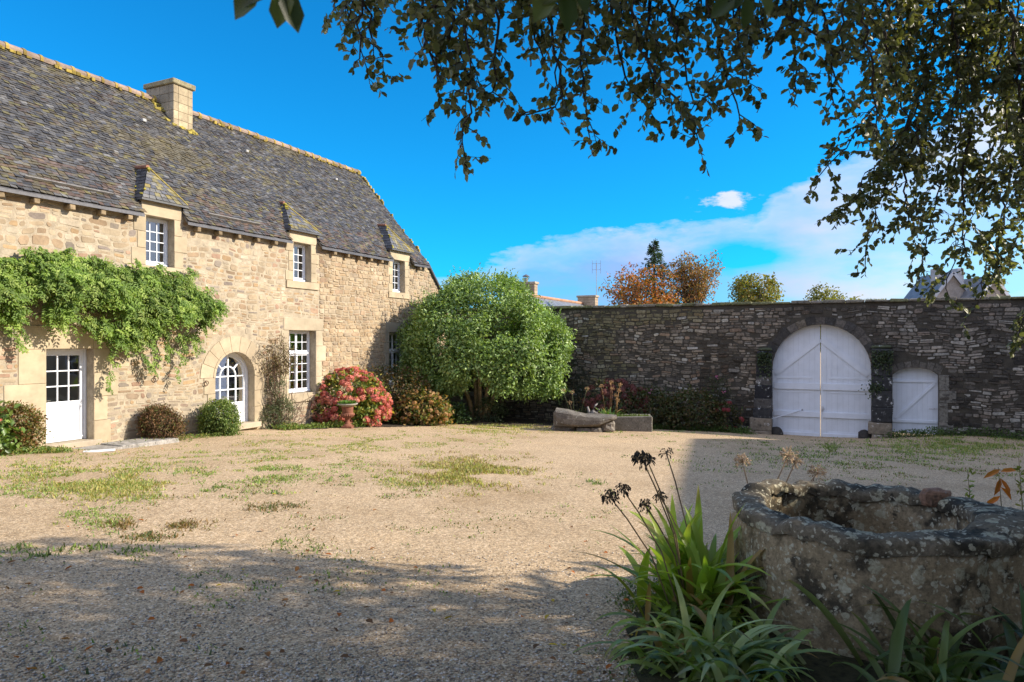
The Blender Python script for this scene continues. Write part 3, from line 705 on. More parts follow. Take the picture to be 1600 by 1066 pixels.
    # ---- windows and doors
    def window(k, cols, rows, rec=.24, green=False, trans=None):
        u0, u1, z0, z1 = OPEN[k]; y = rec; mb = MB(); fw = .055
        u0 += .004; u1 -= .004; z0 += .004; z1 -= .004
        for a, b in (((u0, z0), (u0+fw, z1)), ((u1-fw, z0), (u1, z1)), ((u0+fw, z1-fw), (u1-fw, z1)), ((u0+fw, z0), (u1-fw, z0+fw*1.5))):
            mb.bevbox((a[0], y-.01, a[1]), (b[0], y+.07, b[1]), .006, WHITE)
        mb.bevbox((u0+.01, y-.055, z0+.01), (u1-.01, y-.008, z0+.075), .012, WHITE)           # drip rail
        f = mb.build('window', M['white_paint'], house)
        mb = MB(); a0, a1, b0, b1 = u0+fw, u1-fw, z0+fw*1.5, z1-fw; sw = .045
        def lights(a0, a1, b0, b1, nc, nr):
            for (p, q_) in (((a0, b0), (a0+sw, b1)), ((a1-sw, b0), (a1, b1)), ((a0+sw, b0), (a1-sw, b0+sw*1.3)), ((a0+sw, b1-sw), (a1-sw, b1))): mb.bevbox((p[0]+.001, y+.012, p[1]+.001), (q_[0]-.001, y+.052, q_[1]-.001), .005, WHITE)
            for i in range(1, nc): x = lerp(a0+sw, a1-sw, i/nc); mb.box((x-.011, y+.018, b0+sw), (x+.011, y+.046, b1-sw), WHITE)
            for j in range(1, nr): z = lerp(b0+sw*1.3, b1-sw, j/nr); mb.box((a0+sw, y+.0165, z-.011), (a1-sw, y+.0475, z+.011), WHITE)
        if trans:
            zt = lerp(b0, b1, trans); mid = (a0+a1)/2
            for s0, s1 in ((a0, mid), (mid, a1)): lights(s0, s1, b0, zt-.035, cols//2, rows-2); lights(s0, s1, zt+.035, b1, cols//2, 2)
            mb.bevbox((a0, y-.03, zt-.034), (a1, y+.06, zt+.034), .012, WHITE); mb.bevbox((mid-.035, y-.02, b0), (mid+.035, y+.056, zt-.036), .008, WHITE)
        else: lights(a0, a1, b0, b1, cols, rows)
        mb.build('casement', M['white_paint'], f)
        mb = MB(); mb.add([(a0, y+.032, b0), (a1, y+.032, b0), (a1, y+.032, b1), (a0, y+.032, b1)], [(0, 1, 2, 3)]); mb.build('pane', M['glass'], f)
        mb = MB(); mb.box((u0-.1, .62, z0-.1), (u1+.1, 1.2, z1+.1), (.03, .028, .025)); mb.build('room_backing', M['plain'], f)  # near-black box in place of the room; its darkness is in the colour
        mb = MB(); cu = (.05, .34, .12) if green else (.62, .56, .46); xa, xb = (lerp(u0, u1, .02), lerp(u0, u1, .98)) if green else (lerp(u0, u1, .12), lerp(u0, u1, .99)); n = 26; vs = []
        for i in range(n+1):
            x = lerp(xa, xb, i/n); yy = .40+.03*math.sin(i*1.9)+.015*math.sin(i*4.1); vs += [(x, yy, z0), (x, yy, z1)]
        mb.add(vs, [(2*i, 2*i+2, 2*i+3, 2*i+1) for i in range(n)], cu)
        mb.build('curtain', M['plain'], f, True)
        return f
    window('w1', 3, 4); window('w2', 3, 4); window('w3', 3, 4)
    window('tall', 4, 6, .26, True, .64); window('corner', 4, 6, .26, False, .64)
    # glazed door with two panels
    u0, u1, z0, z1 = OPEN['door']; y = .26; mb = MB()
    for a, b in (((u0+.003, z0), (u0+.06, z1)), ((u1-.06, z0), (u1-.003, z1)), ((u0+.06, z1-.06), (u1-.06, z1-.003))): mb.bevbox((a[0], y-.02, a[1]), (b[0], y+.08, b[1]), .008, WHITE)
    frame = mb.build('door', M['white_paint'], house)
    mb = MB(); a0, a1, b0, b1 = u0+.062, u1-.062, z0+.01, z1-.062; zm = b0+.42*(b1-b0); st = .09
    for p, q_ in (((a0, b0), (a0+st, b1)), ((a1-st, b0), (a1, b1)), ((a0+st, b1-st), (a1-st, b1)), ((a0+st, zm-.05), (a1-st, zm+.05)), ((a0+st, b0), (a1-st, b0+.16))): mb.bevbox((p[0], y, p[1]), (q_[0], y+.05, q_[1]), .004, WHITE)
    mid = (a0+a1)/2; mb.bevbox((mid-.045, y, b0+.16), (mid+.045, y+.05, zm-.05), .004, WHITE)
    for s0, s1 in ((a0+st, mid-.045), (mid+.045, a1-st)):
        mb.box((s0, y+.02, b0+.16), (s1, y+.04, zm-.05), WHITE); mb.bevbox((s0+.035, y+.008, b0+.20), (s1-.035, y+.022, zm-.09), .008, WHITE)
    mb.bevbox((a0, y-.02, b0+.05), (a1, y-.001, b0+.09), .008, WHITE)
    for i in (1, 2):
        x = lerp(a0+st, a1-st, i/3); mb.box((x-.014, y+.008, zm+.05), (x+.014, y+.045, b1-st), WHITE); z = lerp(zm+.05, b1-st, i/3); mb.box((a0+st, y+.0065, z-.014), (a1-st, y+.0465, z+.014), WHITE)
    mb.build('door_leaf', M['white_paint'], frame)
    mb = MB(); mb.add([(a0+st, y+.028, zm), (a1-st, y+.028, zm), (a1-st, y+.028, b1-st), (a0+st, y+.028, b1-st)], [(0, 1, 2, 3)]); mb.build('pane', M['glass'], frame)
    mb = MB(); mb.box((u0+.02, .40, z0+.02), (u1-.02, .54, z1-.02), (.42, .43, .46)); mb.build('room_backing', M['plain'], frame)  # pale grey box behind the glass: pane brightness put into its colour
    mb = MB(); mb.bevbox((a0+.02, y-.012, .80), (a0+.055, y+.002, 1.02), .004, (.25, .24, .22)); mb.tube([(a0+.04, y-.01, .94), (a0+.04, y-.05, .94), (a0+.15, y-.055, .94)], .009, 6, (.25, .24, .22)); mb.build('handle', M['iron'], frame)
    # arched door
    y = .27; mb = MB(); seg = 20
    def arc(r, n=seg, s=AS): return [(AC+r*math.cos(math.pi*i/n), s+r*math.sin(math.pi*i/n)) for i in range(n+1)]
    def ringbar(mb, r0, r1, y0, y1, zb):
        o = [(AC+r1, zb)]+arc(r1)+[(AC-r1, zb)]; i_ = [(AC+r0, zb)]+arc(r0)+[(AC-r0, zb)]
        for k in range(len(o)-1):
            p = [i_[k], o[k], o[k+1], i_[k+1]]; mb.add([(a, y0, b) for a, b in p]+[(a, y1, b) for a, b in p], [(0, 1, 2, 3), (7, 6, 5, 4), (1, 5, 6, 2), (4, 0, 3, 7)], WHITE)
    ringbar(mb, AR-.065, AR-.003, y-.03, y+.08, AB); fr = mb.build('door', M['white_paint'], house)
    mb = MB(); r = AR-.068; ringbar(mb, r-.075, r, y, y+.05, AB); ri = r-.075
    zm = .42; mb.bevbox((AC-ri, y+.001, AB), (AC+ri, y+.049, AB+.16), .004, WHITE); mb.bevbox((AC-ri, y+.001, zm-.06), (AC+ri, y+.049, zm+.06), .004, WHITE); mb.bevbox((AC-.05, y+.002, AB+.16), (AC+.05, y+.048, zm-.06), .004, WHITE)
    mb.box((AC-ri, y+.022, AB+.16), (AC+ri, y+.04, zm-.06), WHITE)
    for s in (-1, 1):
        x0, x1 = sorted((AC+s*.085, AC+s*(ri-.035))); mb.bevbox((x0, y+.008, AB+.2), (x1, y+.0215, zm-.1), .008, WHITE)
    bw = .017
    for x in (-.5, 0, .5): mb.box((AC+x*ri-bw, y+.008, zm+.06), (AC+x*ri+bw, y+.045, AS+(.02 if x else ri*.998)), WHITE)
    for z in (lerp(zm+.06, AS, .5), AS): mb.box((AC-ri, y+.0065, z-bw), (AC+ri, y+.0465, z+bw), WHITE)
    rr = ri*.5; pr = arc(rr, 12)
    for k in range(12): mb.bar((pr[k][0], y+.026, pr[k][1]), (pr[k+1][0], y+.026, pr[k+1][1]), .032, .037, (0, 1, 0), WHITE)
    for a in (45, 135): a = math.radians(a); mb.bar((AC+rr*math.cos(a), y+.026, AS+rr*math.sin(a)), (AC+ri*math.cos(a), y+.026, AS+ri*math.sin(a)), .032, .035, (0, 1, 0), WHITE)
    mb.build('door_leaf', M['white_paint'], fr)
    mb = MB(); p = [(AC+ri, zm)]+arc(ri)+[(AC-ri, zm)]; mb.add([(a, y+.03, b) for a, b in p], [list(range(len(p)))[::-1]]); mb.build('pane', M['glass'], fr)
    mb = MB(); mb.box((AC-AR+.02, .42, AB), (AC+AR-.02, .54, AS+.45), (.30, .28, .27)); mb.build('room_backing', M['plain'], fr)  # grey box behind the arched panes, their brightness put into its colour
    # iron rings in the wall
    for px, py in ((241, 593), (320, 600)):
        u, z = fac(px, py); mb = MB(); mb.tube([(u, .05, z+.08), (u, -.07, z+.08)], .014, 6, (.10, .06, .045))
        mb.tube([(u+.065*math.sin(a), -.06-.015*math.cos(a), z+.015+.065*math.cos(a)) for a in np.linspace(0, 2*math.pi, 15)], .011, 6, (.11, .06, .045)); mb.build('iron_ring', M['iron'], house)
build_house()
# doorstep and the pale board beside it
def doorstep():
    rng = random.Random(3); c = FP(.55, .62, 0); z = gz(c.x, c.y)
    t = thing('doorstep', 'grey flagstone doorstep in front of the glazed rectangular door', 'step', (c.x, c.y, z), HR)
    for a, b, w in ((-1.35, .05, .50), (.06, 1.55, .46)):
        mb = MB(); mb.bevbox((a, -w, -.1), (b, .36, .055+.01*a), .015, (.34, .32, .29), 0, .02, rng); mb.build('flagstone', M['granite'], t)
    p = GP(155, 706); mb = MB(); mb.bevbox((-.30, -.09, 0), (.30, .09, .03), .006, (.72, .72, .72)); mb.bevbox((-.24, -.12, .0), (.28, -.093, .018), .004, (.62, .62, .62))
    o = mb.build('board', M['white_paint'], None, False, (p.x, p.y, p.z+.005)); o.rotation_euler = (0, 0, math.radians(30)); tag(o, 'small pale board lying on the gravel by the doorstep', 'board')
doorstep()

# ------------------------------------------------------------------ the courtyard wall (local x along it, -y towards the court)
WR = math.atan2(TV2[1], TV2[0])
GC, GR, GS, GB = 15.275, 1.66, 2.38, -.35          # carriage opening
DC, DR2, DZ, DB = 18.29, .70, 2.24, .0              # garden door opening: flat segmental arch
def seg_arch(x): t = max(-1, min(1, (x-DC)/DR2)); return DZ+.36*math.sqrt(max(0, 1-t*t*.92))-.10
WT0, WT1, WTOP = -.3, 26.5, 4.86
def build_wall():
    rng = random.Random(21)
    w = thing('courtyard_wall', 'tall old dark rubble wall closing the courtyard behind the white gate', 'wall', (W0[0], W0[1], WZ), WR)
    wg = lambda t: gz(*wxy(t, 0))-WZ
    mb = MB(); holes = []
    # backing in strips so that the door's flat arch can be cut too
    topf = lambda t: WTOP-.05
    br = sorted({WT0, WT1, DC-DR2, DC+DR2} | {GC+GR*math.cos(math.pi*i/18) for i in range(19)} | {DC+DR2*i/6 for i in range(-6, 7)})
    D = .7; col = (.075, .066, .052)
    def q(a): mb.add(a, [(0, 1, 2, 3)], col, 0)
    rc = (.16, .14, .11)
    for a, b in zip(br, br[1:]):
        m = (a+b)/2; fa = fb = None
        if abs(m-GC) < GR: f = lambda x: GS+math.sqrt(max(0, GR*GR-(x-GC)**2)); fa, fb = f(a), f(b)
        elif abs(m-DC) < DR2: fa, fb = seg_arch(a), seg_arch(b)
        else: fa = fb = -1.5
        q([(a, 0, fa), (b, 0, fb), (b, 0, topf(b)), (a, 0, topf(a))]); q([(a, D, fa), (a, D, topf(a)), (b, D, topf(b)), (b, D, fb)]); q([(a, 0, topf(a)), (b, 0, topf(b)), (b, D, topf(b)), (a, D, topf(a))])
        if fa > -1: mb.add([(a, 0, fa), (a, D, fa), (b, D, fb), (b, 0, fb)], [(0, 1, 2, 3)], rc, 1)
    for c, r, z in ((GC, GR, GS), (DC, DR2, seg_arch(DC-DR2))):
        for s in (-1, 1): mb.add([(c+s*r, 0, -1.2), (c+s*r, D, -1.2), (c+s*r, D, z), (c+s*r, 0, z)], [(0, 1, 2, 3)], rc, 1)
    def blocked(za, zb):
        out = []
        for z in (za, (za+zb)/2, zb):
            if z < GS: out.append((GC-GR-(.12 if z > 1.2 else 0), GC+GR+(.0)))
            elif z < GS+GR+.34: h = math.sqrt((GR+.34)**2-(z-GS)**2); out.append((GC-h, GC+h))
            if z < DZ: out.append((DC-DR2-.0, DC+DR2+.0))
            elif z < DZ+.62: 
                h = (DR2+.25)*math.sqrt(max(0, 1-((z-DZ)/.62)**2)); out.append((DC-h, DC+h))
        return out
    PALW = [((0.261, 0.213, 0.157), 5), ((0.190, 0.160, 0.124), 5), ((0.324, 0.277, 0.213), 3), ((0.273, 0.195, 0.134), 2.2), ((0.394, 0.364, 0.302), 1.0), ((0.129, 0.112, 0.091), 3)]
    def wc(rng, x, z):
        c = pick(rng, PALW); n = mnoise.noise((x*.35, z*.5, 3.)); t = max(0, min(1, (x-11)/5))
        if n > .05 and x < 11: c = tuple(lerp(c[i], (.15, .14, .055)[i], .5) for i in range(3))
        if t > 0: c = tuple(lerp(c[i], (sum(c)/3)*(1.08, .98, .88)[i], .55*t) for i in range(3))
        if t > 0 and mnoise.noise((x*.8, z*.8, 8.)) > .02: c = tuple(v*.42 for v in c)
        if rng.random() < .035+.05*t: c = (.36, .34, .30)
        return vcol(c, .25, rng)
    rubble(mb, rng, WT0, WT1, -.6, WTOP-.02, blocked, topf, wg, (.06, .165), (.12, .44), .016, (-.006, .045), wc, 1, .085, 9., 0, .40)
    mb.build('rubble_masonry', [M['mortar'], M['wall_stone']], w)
    # coping stones
    mb = MB(); t = WT0
    while t < WT1:
        L = rng.uniform(.3, .8); c = vcol(pick(rng, [((.22, .20, .16), 3), ((.17, .17, .09), 3), ((.30, .28, .25), 1)]), .2, rng)
        mb.bevbox((t, -.06-rng.uniform(0, .05), WTOP-.05), (t+L-.02, .76, WTOP+.05+rng.uniform(-.02, .03)), .02, c, 0, .014, rng); t += L
    mb.build('coping', M['wall_stone'], w)
    # moss and grass along the top
    rs = np.random.RandomState(4); n = 5200; x = rs.uniform(WT0, WT1, n); keep = np.array([mnoise.noise((a*.8, 0, 5.)) > -.12+.25*(a > 11) for a in x]); x = x[keep]; n = len(x)
    P = np.stack([x, rs.uniform(-.08, .5, n), np.full(n, WTOP+.03)], 1); Dv = np.stack([rs.normal(0, .5, n), rs.normal(-.2, .5, n), rs.uniform(.3, 1, n)], 1)
    leaves('moss', P, Dv, rs.normal(size=(n, 3)), rs.uniform(.03, .09, n), .014, rleaf_cols(rs, n, [(.14, .15, .05), (.22, .19, .08), (.09, .11, .04)]), M['leaf_soft'], w)
    # arch rings
    mb = MB(); n = 17
    for i in range(n):
        a0, a1 = math.pi*i/n+.004, math.pi*(i+1)/n-.004; ro = GR+rng.uniform(.26, .36); c = vcol(pick(rng, [((.13, .115, .10), 3), ((.20, .17, .13), 2), ((.07, .065, .06), 3)]), .2, rng)
        pts = [(GC+GR*math.cos(a), GS+GR*math.sin(a)) for a in (a0, (a0+a1)/2, a1)]+[(GC+ro*math.cos(a), GS+ro*math.sin(a)) for a in (a1, (a0+a1)/2, a0)]
        mb.prism(pts[::-1], -rng.uniform(.015, .035), .34, c)
    mb.build('gate_arch', M['wall_stone'], w)
    mb = MB(); n = 7
    for i in range(n):
        a, b = DC-DR2-.02+(2*DR2+.04)*i/n+.004, DC-DR2-.02+(2*DR2+.04)*(i+1)/n-.004; h = rng.uniform(.20, .27); tl = (i-(n-1)/2)*.035
        mb.prism([(a, seg_arch(a)), (b, seg_arch(b)), (b+tl, seg_arch(b)+h), (a+tl, seg_arch(a)+h)], -.02, .3, vcol((.15, .135, .115), .3, rng))
    for i, (z0, z1, ww) in enumerate(((0-.1, .62, .42), (.63, 1.30, .26), (1.31, 1.72, .50), (1.73, 2.26, .30))): mb.bevbox((DC+DR2+.003, -.035, z0), (DC+DR2+ww, .3, z1), .015, vcol((.22, .205, .175), .15, rng), 0, .006, rng)
    mb.build('door_surround', M['wall_stone'], w)
    # battered piers either side of the carriage gate
    for nm, x0, x1, top, bat, dep in (('L', 12.92, GC-GR+.01, 3.05, .22, .50), ('R', GC+GR-.01, 17.56, 3.15, .0, .44)):
        mb = MB(); z = -.35; n = 8 if nm == 'L' else 7; k = 0; hs = [rng.uniform(.34, .56) for _ in range(n)]; s = (top+.35)/sum(hs)
        for h in hs:
            h *= s; f0, f1 = (z+.35)/(top+.35), (z+h+.35)/(top+.35); d0 = dep*(1-.35*f0); b = bat*f0
            light = f1 < .27
            c = (.27, .225, .17) if light else pick(rng, [((.05, .05, .052), 4), ((.10, .095, .09), 2), ((.035, .035, .04), 2)])
            split = [(x0+b-(.10 if light else 0), x1)] if (nm == 'L' or rng.random() < .5) else [(x0, lerp(x0, x1, .55)), (lerp(x0, x1, .55), x1)]
            for a, e in split: mb.bevbox((a+.003, -d0-rng.uniform(0, .02), z+.004), (e-.003, .05, z+h-.004), .022, vcol(c, .2, rng), 0, .012, rng)
            z += h
        mb.bevbox((x0+bat, -dep*.5, z), (x1, .05, z+.12), .05, (.08, .09, .05), 0, .02, rng)
        pr = mb.build('pier', M['pier_stone'], w)
        rs = np.random.RandomState(7 if nm == 'L' else 8); n = 700 if nm == 'L' else 1000
        P = np.stack([rs.uniform(x0+bat, x1, n), -dep*.62-rs.uniform(0, .12, n), top-.05-np.abs(rs.normal(0, .42, n))*1.0], 1)
        if nm == 'R': P[:380, 2] = 1.75+rs.normal(0, .14, 380); P[:380, 0] = 17.08+rs.normal(0, .13, 380)
        leaves('ivy', P, rs.normal(size=(n, 3))+[0, -.3, -.5], rs.normal(size=(n, 3))*.5+[0, -1, .6], .07, .05, rleaf_cols(rs, n, [(.05, .075, .025), (.08, .10, .04), (.035, .05, .02)]), M['leaf_glossy'], pr)
    return w
build_wall()

# ---- white carriage gate and garden door
def plank_leaf(mb, xa, xb, zb, topf, y0, y1, n, rng):
    k = 24; pts = [(xa, zb), (xb, zb)]+[(lerp(xb, xa, i/k), topf(lerp(xb, xa, i/k))-.004) for i in range(k+1)]
    mb.prism(pts, y0+.014, y1-.004, tuple(c*.8 for c in WHITE))
    for i in range(n):
        a, b = lerp(xa, xb, i/n)+.004, lerp(xa, xb, (i+1)/n)-.004; m = (a+b)/2; v = rng.uniform(.97, 1.0); j = rng.uniform(0, .004)
        mb.prism([(a, zb), (b, zb), (b, topf(b)), (m, topf(m)), (a, topf(a))], y0+j, y1, tuple(c*v for c in WHITE))
def gates():
    rng = random.Random(31); y = .30
    p = WP(GC, -y, 0); g = thing('carriage_gate', 'white arched double-leaf wooden carriage gate between stone piers', 'gate', (p.x, p.y, WZ), WR)
    r = GR+.012; s0 = GS; bot = -.20
    top = lambda x: s0+math.sqrt(max(0, r*r-x*x))
    for sg in (-1, 1):
        xa, xb = (-r, -.013) if sg < 0 else (.013, r); mb = MB()
        plank_leaf(mb, xa, xb, bot, top, 0, .045, 9, rng)
        bx = [(xa, xb, 1.44, 1.66, -.030), (xa, xb, -.04, .10, -.030), (xa, xb, .46+.0, .66, -.030)]
        zr_ = ((1.38, 1.66), (.28, .52), (-.19, .0)) 
        leaf = mb.build('gate_leaf', M['white_paint'], g)
        mb = MB()
        for z0, z1 in ((1.62, 1.86), (.60, .80), (-.19, .02)): mb.bevbox((xa+.06, -.055, z0), (xb-.006, -.001, z1), .006, WHITE)
        for z0, z1, w in ((2.02, 2.10, .8), (1.50, 1.56, .8), (.02, .10, .8)): mb.bevbox((min(xa*0+sg*.28, sg*(r-.12)), -.012, z0), (max(sg*.28, sg*(r-.12)), -.001, z1), .003, WHITE)
        mb.build('rail', M['white_paint'], leaf)
        mb = MB(); mb.bar((sg*.0+sg*.012, -.020, 3.50), (sg*(r-.10), -.020, 2.20), .20, .036, (0, 1, 0), WHITE); mb.build('brace', M['white_paint'], leaf)
        mb = MB(); pts = [(sg*r*math.sin(a), s0+r*math.cos(a)) for a in np.linspace(.02, math.pi/2, 13)]
        for (ax, az), (bx_, bz) in zip(pts, pts[1:]): mb.bar((ax*.962, -.012, s0+(az-s0)*.962), (bx_*.962, -.012, s0+(bz-s0)*.962), .11, .022, (0, 1, 0), WHITE)
        mb.bevbox((min(sg*(r-.10), sg*r), -.018, bot+.02), (max(sg*(r-.10), sg*r), -.001, s0), .004, WHITE); mb.build('edge_board', M['white_paint'], leaf)
        for z in (1.76, .70):
            mb = MB(); mb.bevbox((min(sg*(r-.02), sg*(r+.05)), -.05, z-.09), (max(sg*(r-.02), sg*(r+.05)), -.0, z+.09), .01, WHITE); mb.build('hinge', M['white_paint'], leaf)
    mb = MB(); mb.tube([(-r-.14, -.42, .46), (-.62, -.03, .86)], .016, 8, WHITE); mb.tube([(-.62, .0, .86), (-.62, -.06, .86)], .03, 8, (.35, .35, .36)); mb.tube([(-r-.16, -.44, .45), (-r-.11, -.40, .475)], .032, 8, WHITE); mb.build('stay_bar', M['white_paint'], g)
    mb = MB(); mb.bevbox((.03, -.05, .82), (.10, -.034, 1.02), .004, (.6, .6, .62)); mb.tube([(.06, -.05, .92), (.06, -.085, .92), (.14, -.09, .92)], .011, 6, (.5, .5, .52)); mb.build('latch', M['iron'], g)
    p = WP(DC, -.26, 0); g = thing('garden_door', 'small white plank door with diagonal brace right of the carriage gate', 'door', (p.x, p.y, WZ), WR)
    mb = MB(); r = DR2+.01; plank_leaf(mb, -r, r, .18, lambda x: seg_arch(DC+x)+.01, 0, .04, 9, rng); leaf = mb.build('door_leaf', M['white_paint'], g)
    mb = MB()
    for z0, z1 in ((1.98, 2.06), (.56, .66)): mb.bevbox((-r+.02, -.045, z0), (r-.03, -.001, z1), .004, WHITE)
    mb.build('rail', M['white_paint'], leaf)
    mb = MB(); mb.bar((-r+.12, -.022, .68), (r-.10, -.022, 1.97), .085, .042, (0, 1, 0), WHITE); mb.build('brace', M['white_paint'], leaf)
    mb = MB(); mb.tube([(-r+.05, -.0, 1.36), (-r+.05, -.06, 1.34), (-r+.05, -.06, 1.18), (-r+.05, 0, 1.16)], .011, 6, (.2, .2, .22)); mb.build('handle', M['iron'], leaf)
    mb = MB(); mb.bevbox((r-.28, -.025, 1.06), (r+.08, -.012, 1.10), .004, (.62, .62, .66)); mb.build('hinge', M['iron'], leaf)
    for x, lab in ((GC-GR+.16, 'dark rounded guard stone at the left foot of the carriage gate'), (GC+GR-.22, 'mossy guard stone at the right foot of the carriage gate')):
        p = WP(x, .12, 0); z = gz(p.x, p.y); mb = MB()
        mb.lathe([(.20, -.1), (.21, .06), (.18, .2), (.11, .28), (.02, .31)], 12, (0, 0, 0), (.055, .05, .045))
        for i, v in enumerate(mb.v): s = 1+.2*mnoise.noise((v[0]*5+x, v[1]*5, v[2]*5)); mb.v[i] = (v[0]*s*1.15, v[1]*s*.9, v[2]*s)
        tag(mb.build('guard_stone', M['pier_stone'], None, True, (p.x, p.y, z)), lab, 'stone', 'guard stones at the feet of the carriage gate')
gates()

# ------------------------------------------------------------------ the manor that shades the right of the court (out of frame)
def simple_house(root, L, Wd, ez, rz, wallc, roofc, windows=(), base=-1.5, over=.2):
    """gable house, local x along the ridge from 0 to L, y across from 0 to Wd"""
    mb = MB(); m = Wd/2
    mb.add([(0, 0, base), (L, 0, base), (L, Wd, base), (0, Wd, base), (0, 0, ez), (L, 0, ez), (L, Wd, ez), (0, Wd, ez), (0, m, rz), (L, m, rz)],
           [(0, 1, 5, 4), (2, 3, 7, 6), (1, 2, 6, 9, 5), (3, 0, 4, 8, 7)], wallc); mb.build('wall', M['render_wall'], root)
    mb = MB(); sl = (rz-ez)/m; e0 = ez-over*sl; t = .14
    for s in (0, 1):
        y0 = -over if s == 0 else Wd+over; A, B, C, D = (-over, y0, e0+t), (L+over, y0, e0+t), (L+over, m, rz+t), (-over, m, rz+t); vs = [A, B, C, D]+[(p[0], p[1], p[2]-t*.9) for p in (A, B, C, D)]
        fs = [(0, 1, 2, 3), (7, 6, 5, 4), (4, 5, 1, 0), (5, 6, 2, 1), (7, 4, 0, 3)]; mb.add(vs, fs if s == 0 else [f[::-1] for f in fs], roofc)
    r = mb.build('roof', M['slate'], root)
    for (x, z, w, h) in windows:
        mb = MB(); 
        for a, b in (((x-w/2, z-h/2), (x-w/2+.07, z+h/2)), ((x+w/2-.07, z-h/2), (x+w/2, z+h/2)), ((x-w/2+.07, z-h/2), (x+w/2-.07, z-h/2+.08)), ((x-w/2+.07, z+h/2-.07), (x+w/2-.07, z+h/2)), ((x-.03, z-h/2+.08), (x+.03, z+h/2-.07)), ((x-w/2+.07, z-.02), (x-.03, z+.02)), ((x+.03, z-.02), (x+w/2-.07, z+.02))): mb.box((a[0], -.06, a[1]), (b[0], .0, b[1]), WHITE)
        f = mb.build('window', M['white_paint'], root); mb = MB(); mb.add([(x-w/2, -.02, z-h/2), (x+w/2, -.02, z-h/2), (x+w/2, -.02, z+h/2), (x-w/2, -.02, z+h/2)], [(0, 1, 2, 3)]); mb.build('pane', M['glass'], f)
    return r
def manor():
    Hr = 12.0; zr_ = gz(5.6, 21.4)+Hr; sh = Vector((math.sin(SUN_AZ), math.cos(SUN_AZ)))/math.tan(SUN_EL)
    def over(x, y): return Vector((x, y))+sh*(zr_-gz(x, y))      # point of the ridge whose shadow falls on (x, y)
    p1 = over(1.25, 6.35); p2 = over(5.6, 21.4); d = (p2-p1).normalized(); a = p1-d*24; b = p2
    zc = gz(5.6, 21.4)
    rot = math.atan2(-d.y, -d.x); nrm = Vector((-(-d.y), -d.x))     # local +y
    Wd = 9.5; org = b-nrm*(Wd/2)
    t = thing('manor_house', 'stone manor wing facing the farmhouse across the courtyard, beyond the right edge', 'house', (org.x, org.y, zc), rot)
    L = (b-a).length-.2
    simple_house(t, L, Wd, 6.6, Hr-.14, (.50, .42, .30), (.12, .125, .135), [(2.5+i*3.6, z, 1.1, h) for i in range(9) for z, h in ((1.9, 2.0), (4.9, 1.6))])
manor()

# ------------------------------------------------------------------ plants along the house
def at(px, py):
    p = GP(px, py); return p
def shrub(name, label, cat, px, py, seed, lobes, n, ln, wd, pal, m='leaf_soft', group=None, stems=6, loc=None, **kw):
    """lobes in metres about the foot: (x, y, z, rx, ry, rz) with x to the camera's right"""
    p = loc if loc is not None else at(px, py)
    t = thing(name, label, cat, p, 0, group); rr = random.Random(seed*7); ex = []
    for _ in range(7):
        L = rr.choice(lobes); a = rr.uniform(0, 6.28); el = rr.uniform(-.1, 1.3); q = rr.uniform(.28, .46); ex.append((L[0]+L[3]*.86*math.cos(a)*math.cos(el), L[1]+L[4]*.86*math.sin(a)*math.cos(el), L[2]+L[5]*.86*math.sin(el), L[3]*q, L[4]*q, L[5]*q))
    lobes = list(lobes)+ex
    bush('foliage', t, seed, lobes, n, ln, wd, pal, M[m], **kw)
    if stems:
        rng = random.Random(seed); mb = MB()
        for i in range(stems):
            L = rng.choice(lobes); e = Vector((L[0]+rng.uniform(-.6, .6)*L[3], L[1]+rng.uniform(-.6, .6)*L[4], L[2]+rng.uniform(-.2, .4)*L[5])); b = Vector((rng.uniform(-.12, .12), rng.uniform(-.12, .12), -.06))
            mb.tube([b, b.lerp(e, .4)+Vector((rng.uniform(-.05, .05), rng.uniform(-.05, .05), .06)), e], [.02, .014, .006], 5, vcol((.14, .10, .07), .2, rng))
        mb.build('stem', M['bark'], t)
    return t
GREEN = [(.055, .10, .022), (.085, .14, .03), (.04, .07, .018), (.12, .17, .045)]
def flower_meshes(pal, m, seed, k=5, r=.095):
    """a few round hydrangea heads, each a ball of petals"""
    out = []; rs = np.random.RandomState(seed)
    for i in range(k):
        n = 130; d = unit(rs.normal(size=(n, 3))); d[:, 2] = np.abs(d[:, 2])*1.0-.25*rs.random(n); d = unit(d); P = d*r*rs.uniform(.78, 1.05, (n, 1))
        base = np.array(pal[i % len(pal)]); C = np.clip(base*(1+rs.uniform(-.3, .3, (n, 1))), 0, 1)
        o = leaves('flower_head', P, np.cross(d, unit(rs.normal(size=(n, 3)))), d+rs.normal(size=(n, 3))*.3, r*.42, r*.40, C, m, None, .05); COL.objects.unlink(o); out.append(o.data); bpy.data.objects.remove(o)
    return out
def heads(t, meshes, seed, lobes, n, smin=.8, smax=1.25, ok=None):
    rs = np.random.RandomState(seed); P, Nn = lobe_points(rs, lobes, n*6, .93, ok); used = []
    for p, q in zip(P, Nn):
        if len(used) >= n: break
        if any(np.linalg.norm(p-u) < .13 for u in used): continue
        used.append(p); o = bpy.data.objects.new('flower_head', meshes[rs.randint(len(meshes))]); s = rs.uniform(smin, smax); o.scale = (s, s, s*.9)
        o.location = p+q*.05; o.rotation_euler = Vector(q*.7+np.array([0, 0, .6])).to_track_quat('Z', 'Y').to_euler(); put(o, t)

